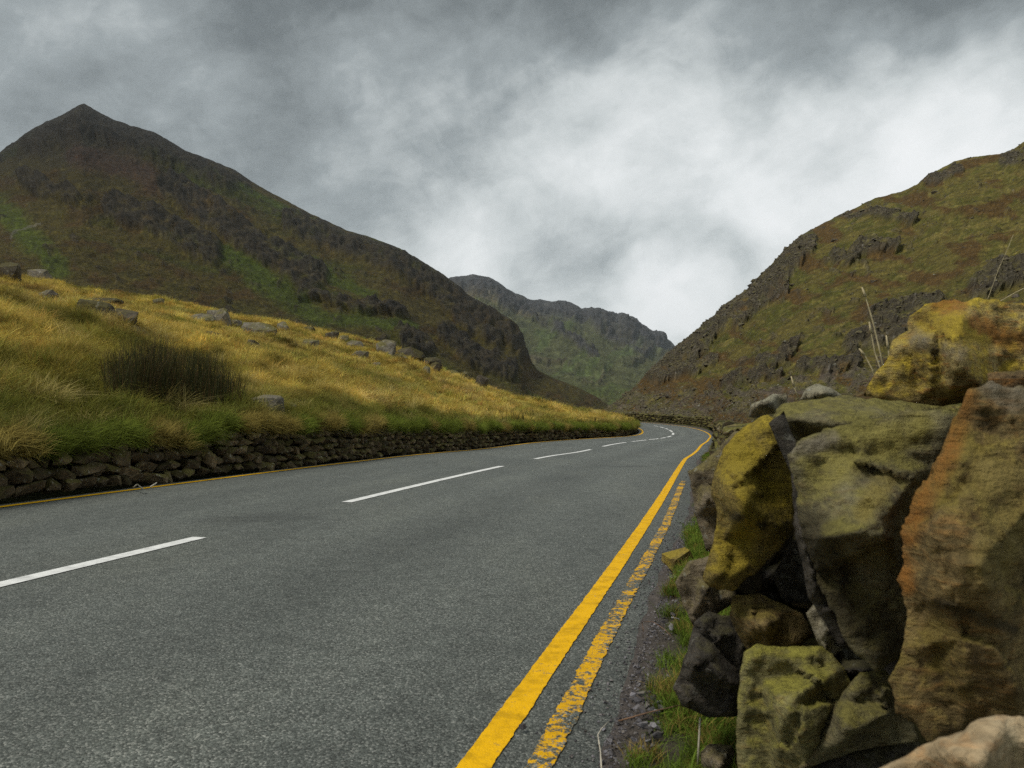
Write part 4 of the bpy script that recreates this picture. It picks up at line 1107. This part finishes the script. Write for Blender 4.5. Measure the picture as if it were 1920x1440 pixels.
tube('dry_stalk', [ray(1308, 1460, 2.06), ray(1310, 1400, 2.04), ray(1313, 1346, 2.02)], .0035, .0025, M_WHITEST, label='upright bleached stalk below the dark grey stone', category='stalk')
tube('twig', [gp(1206, 1196, .03), gp(1206, 1180, .07), gp(1204, 1166, .09), gp(1225, 1166, .11), gp(1246, 1180, .11), gp(1258, 1192, .10)], .002, .0012, M_TWIG, label='thin hooked twig beside the verge grass', category='twig')
tube('dry_stalk', [gp(268, 917, .04), gp(258, 908, .12), gp(250, 914, .03)], .012, .008, M_WHITEST, label='bent pale stalk left of the two at the left wall foot', category='stalk')
tube('dry_stalk', [gp(282, 913, .03), gp(294, 905, .08)], .012, .008, M_WHITEST, label='straight pale stalk right of the two at the left wall foot', category='stalk')


def seed_stalk(pts, d, label, rad=.0035, head=True):
    P3 = [ray(u, v, d) for u, v in pts]
    root = thing('grass_stalk', tuple(P3[0]), label, 'grass stalk')
    st = tube('stem', P3, rad, rad * .6, M_STALK); st.parent = root; st.location = (0, 0, 0)
    if head:
        a, b_ = P3[-2], P3[-1]
        hd = tube('seed_head', [a + (b_ - a) * .2, a + (b_ - a) * .6, b_ + (b_ - a) * .12], rad * 2.0, rad * .7, M_STALK); hd.parent = root; hd.location = Vector(a + (b_ - a) * .2 - P3[0])


seed_stalk([(1662, 720), (1650, 660), (1637, 605), (1624, 560), (1617, 541)], 3.0, 'tallest dry grass stalk rising behind the wall top')
seed_stalk([(1658, 720), (1650, 690), (1640, 660), (1634, 628), (1630, 606)], 3.05, 'dry grass stalk beside the tallest one')
seed_stalk([(1646, 728), (1634, 690), (1622, 668), (1612, 655)], 3.0, 'short dry stalk leaning left behind the wall')
seed_stalk([(1668, 700), (1666, 660), (1662, 632)], 3.1, 'short upright dry stalk next to the yellow capstone')
seed_stalk([(1498, 750), (1490, 728), (1484, 708)], 3.6, 'tiny dry stalk above the small lichened stone')
seed_stalk([(1850, 580), (1880, 562), (1905, 548), (1950, 525)], 2.6, 'thin dry stalk leaning right over the yellow capstone', .0016, False)
seed_stalk([(1840, 590), (1856, 550), (1872, 505), (1888, 470), (1900, 440)], 2.9, 'very thin tall stalk behind the yellow capstone', .0011, False)

pth = road_pt(52.0, float(ri(_WR, 52.0)) + 1.3)
post = thing('fence_post', tuple(pth), 'weathered dark wooden post at the wall by the bend', 'post')
M_WOOD = flat_mat('weathered_wood', (.07, .06, .05), .9)
bm = bmesh.new(); bmesh.ops.create_cube(bm, size=1.0)
for v in bm.verts:
    v.co.x *= .13 * (1 if v.co.z < 0 else .9); v.co.y *= .13; v.co.z = (v.co.z + .5) * 1.15
bmesh.ops.bevel(bm, geom=list(bm.edges), offset=.015, segments=1, affect='EDGES')
me = bpy.data.meshes.new('post_shaft'); bm.to_mesh(me); bm.free(); link('post_shaft', me, M_WOOD, post)

# ------------------------------------------------------------------ scree and outcrop rocks on the hillside (uncountable)
SCR = bpy.data.collections.new('scree_sources')
M_SCR = rock_mat('scree_rock', (.128, .106, .078), (.056, .046, .034), (.095, .082, .030), (.17, .145, .12), .22, .4, 1.2, .06, lichen=.5)
for i in range(6):
    me = hull_mesh('scree_rock', 16, 400 + i, boxy=.45); me.materials.append(M_SCR); SCR.objects.link(bpy.data.objects.new('scree_rock_source', me))
dist = np.linalg.norm(P_h, axis=-1)
dens = (RK_h ** 2 * .8 + .03 + 1.1 * sstep(60, 10, polydist((P_h[..., 0] / P_h[..., 1]) * F + 960, 775 - (P_h[..., 2] - 1) / P_h[..., 1] * F, [(1150, 775), (1330, 770), (1480, 745), (1640, 705)]))) / np.maximum(dist, 30) ** 1.6
pt, ct, i_, j_ = sample_grid(P_h, C_h, dens, 11000)
dd = np.linalg.norm(pt, axis=1); sz = dd / F * RNG.uniform(2.0, 5.0, len(pt)) * (1 + 1.6 * (RNG.random(len(pt)) < .06))
scatter('scree', pt, np.stack([sz * RNG.uniform(.8, 1.6, len(pt)), sz, sz * RNG.uniform(.5, .9, len(pt))], -1), RNG.uniform(0, 6.28, len(pt)), RNG.normal(0, .3, (len(pt), 2)), ct, SCR, 6, 'scree and loose rock strewn over the right hillside')

# loose grit along the asphalt's edge
GRV = bpy.data.collections.new('grit_sources')
for i in range(5):
    me = hull_mesh('grit_chip', 11, 450 + i, boxy=.3); me.materials.append(M_SLATE); GRV.objects.link(bpy.data.objects.new('grit_chip_source', me))
n = 5200; ss = np.r_[RNG.uniform(.9, 8, 4200), RNG.uniform(8, 26, 1000)]
oo = ri(_WR, ss) + .33 + np.abs(RNG.normal(0, .075, n)) * np.where(RNG.random(n) < .25, -1.4, 1)
pt = road_pt(ss, oo); pt[:, 2] = np.where(oo > ri(_WR, ss) + .34, road_pt(ss, ri(_WR, ss) + .32)[:, 2] + .035 * sstep(.32, .42, oo - ri(_WR, ss)) + .006, pt[:, 2] + .003)
sz = .007 + .012 * RNG.random(n) ** 3
scatter('grit', pt, np.stack([sz * 1.3, sz, sz * .7], -1), RNG.uniform(0, 6.28, n), RNG.normal(0, .4, (n, 2)), np.ones((n, 3)), GRV, 5, 'loose grit and slate chippings along the right road edge')

# ------------------------------------------------------------------ haze
m = bpy.data.materials.new('haze'); m.use_nodes = True; t = m.node_tree; t.nodes.clear()
pv = t.nodes.new('ShaderNodeVolumePrincipled'); pv.inputs['Color'].default_value = (.78, .86, .93, 1); pv.inputs['Density'].default_value = 0.000032; pv.inputs['Anisotropy'].default_value = 0.2
mo = t.nodes.new('ShaderNodeOutputMaterial'); t.links.new(pv.outputs[0], mo.inputs['Volume'])
bm = bmesh.new(); bmesh.ops.create_cube(bm, size=1.0)
for v in bm.verts: v.co = Vector((v.co.x * 21000, v.co.y * 21000, -9.5 if v.co.z < 0 else 1300))
me = bpy.data.meshes.new('haze'); bm.to_mesh(me); bm.free()
link('haze', me, m, kind='stuff', label='thin grey haze filling the valley')
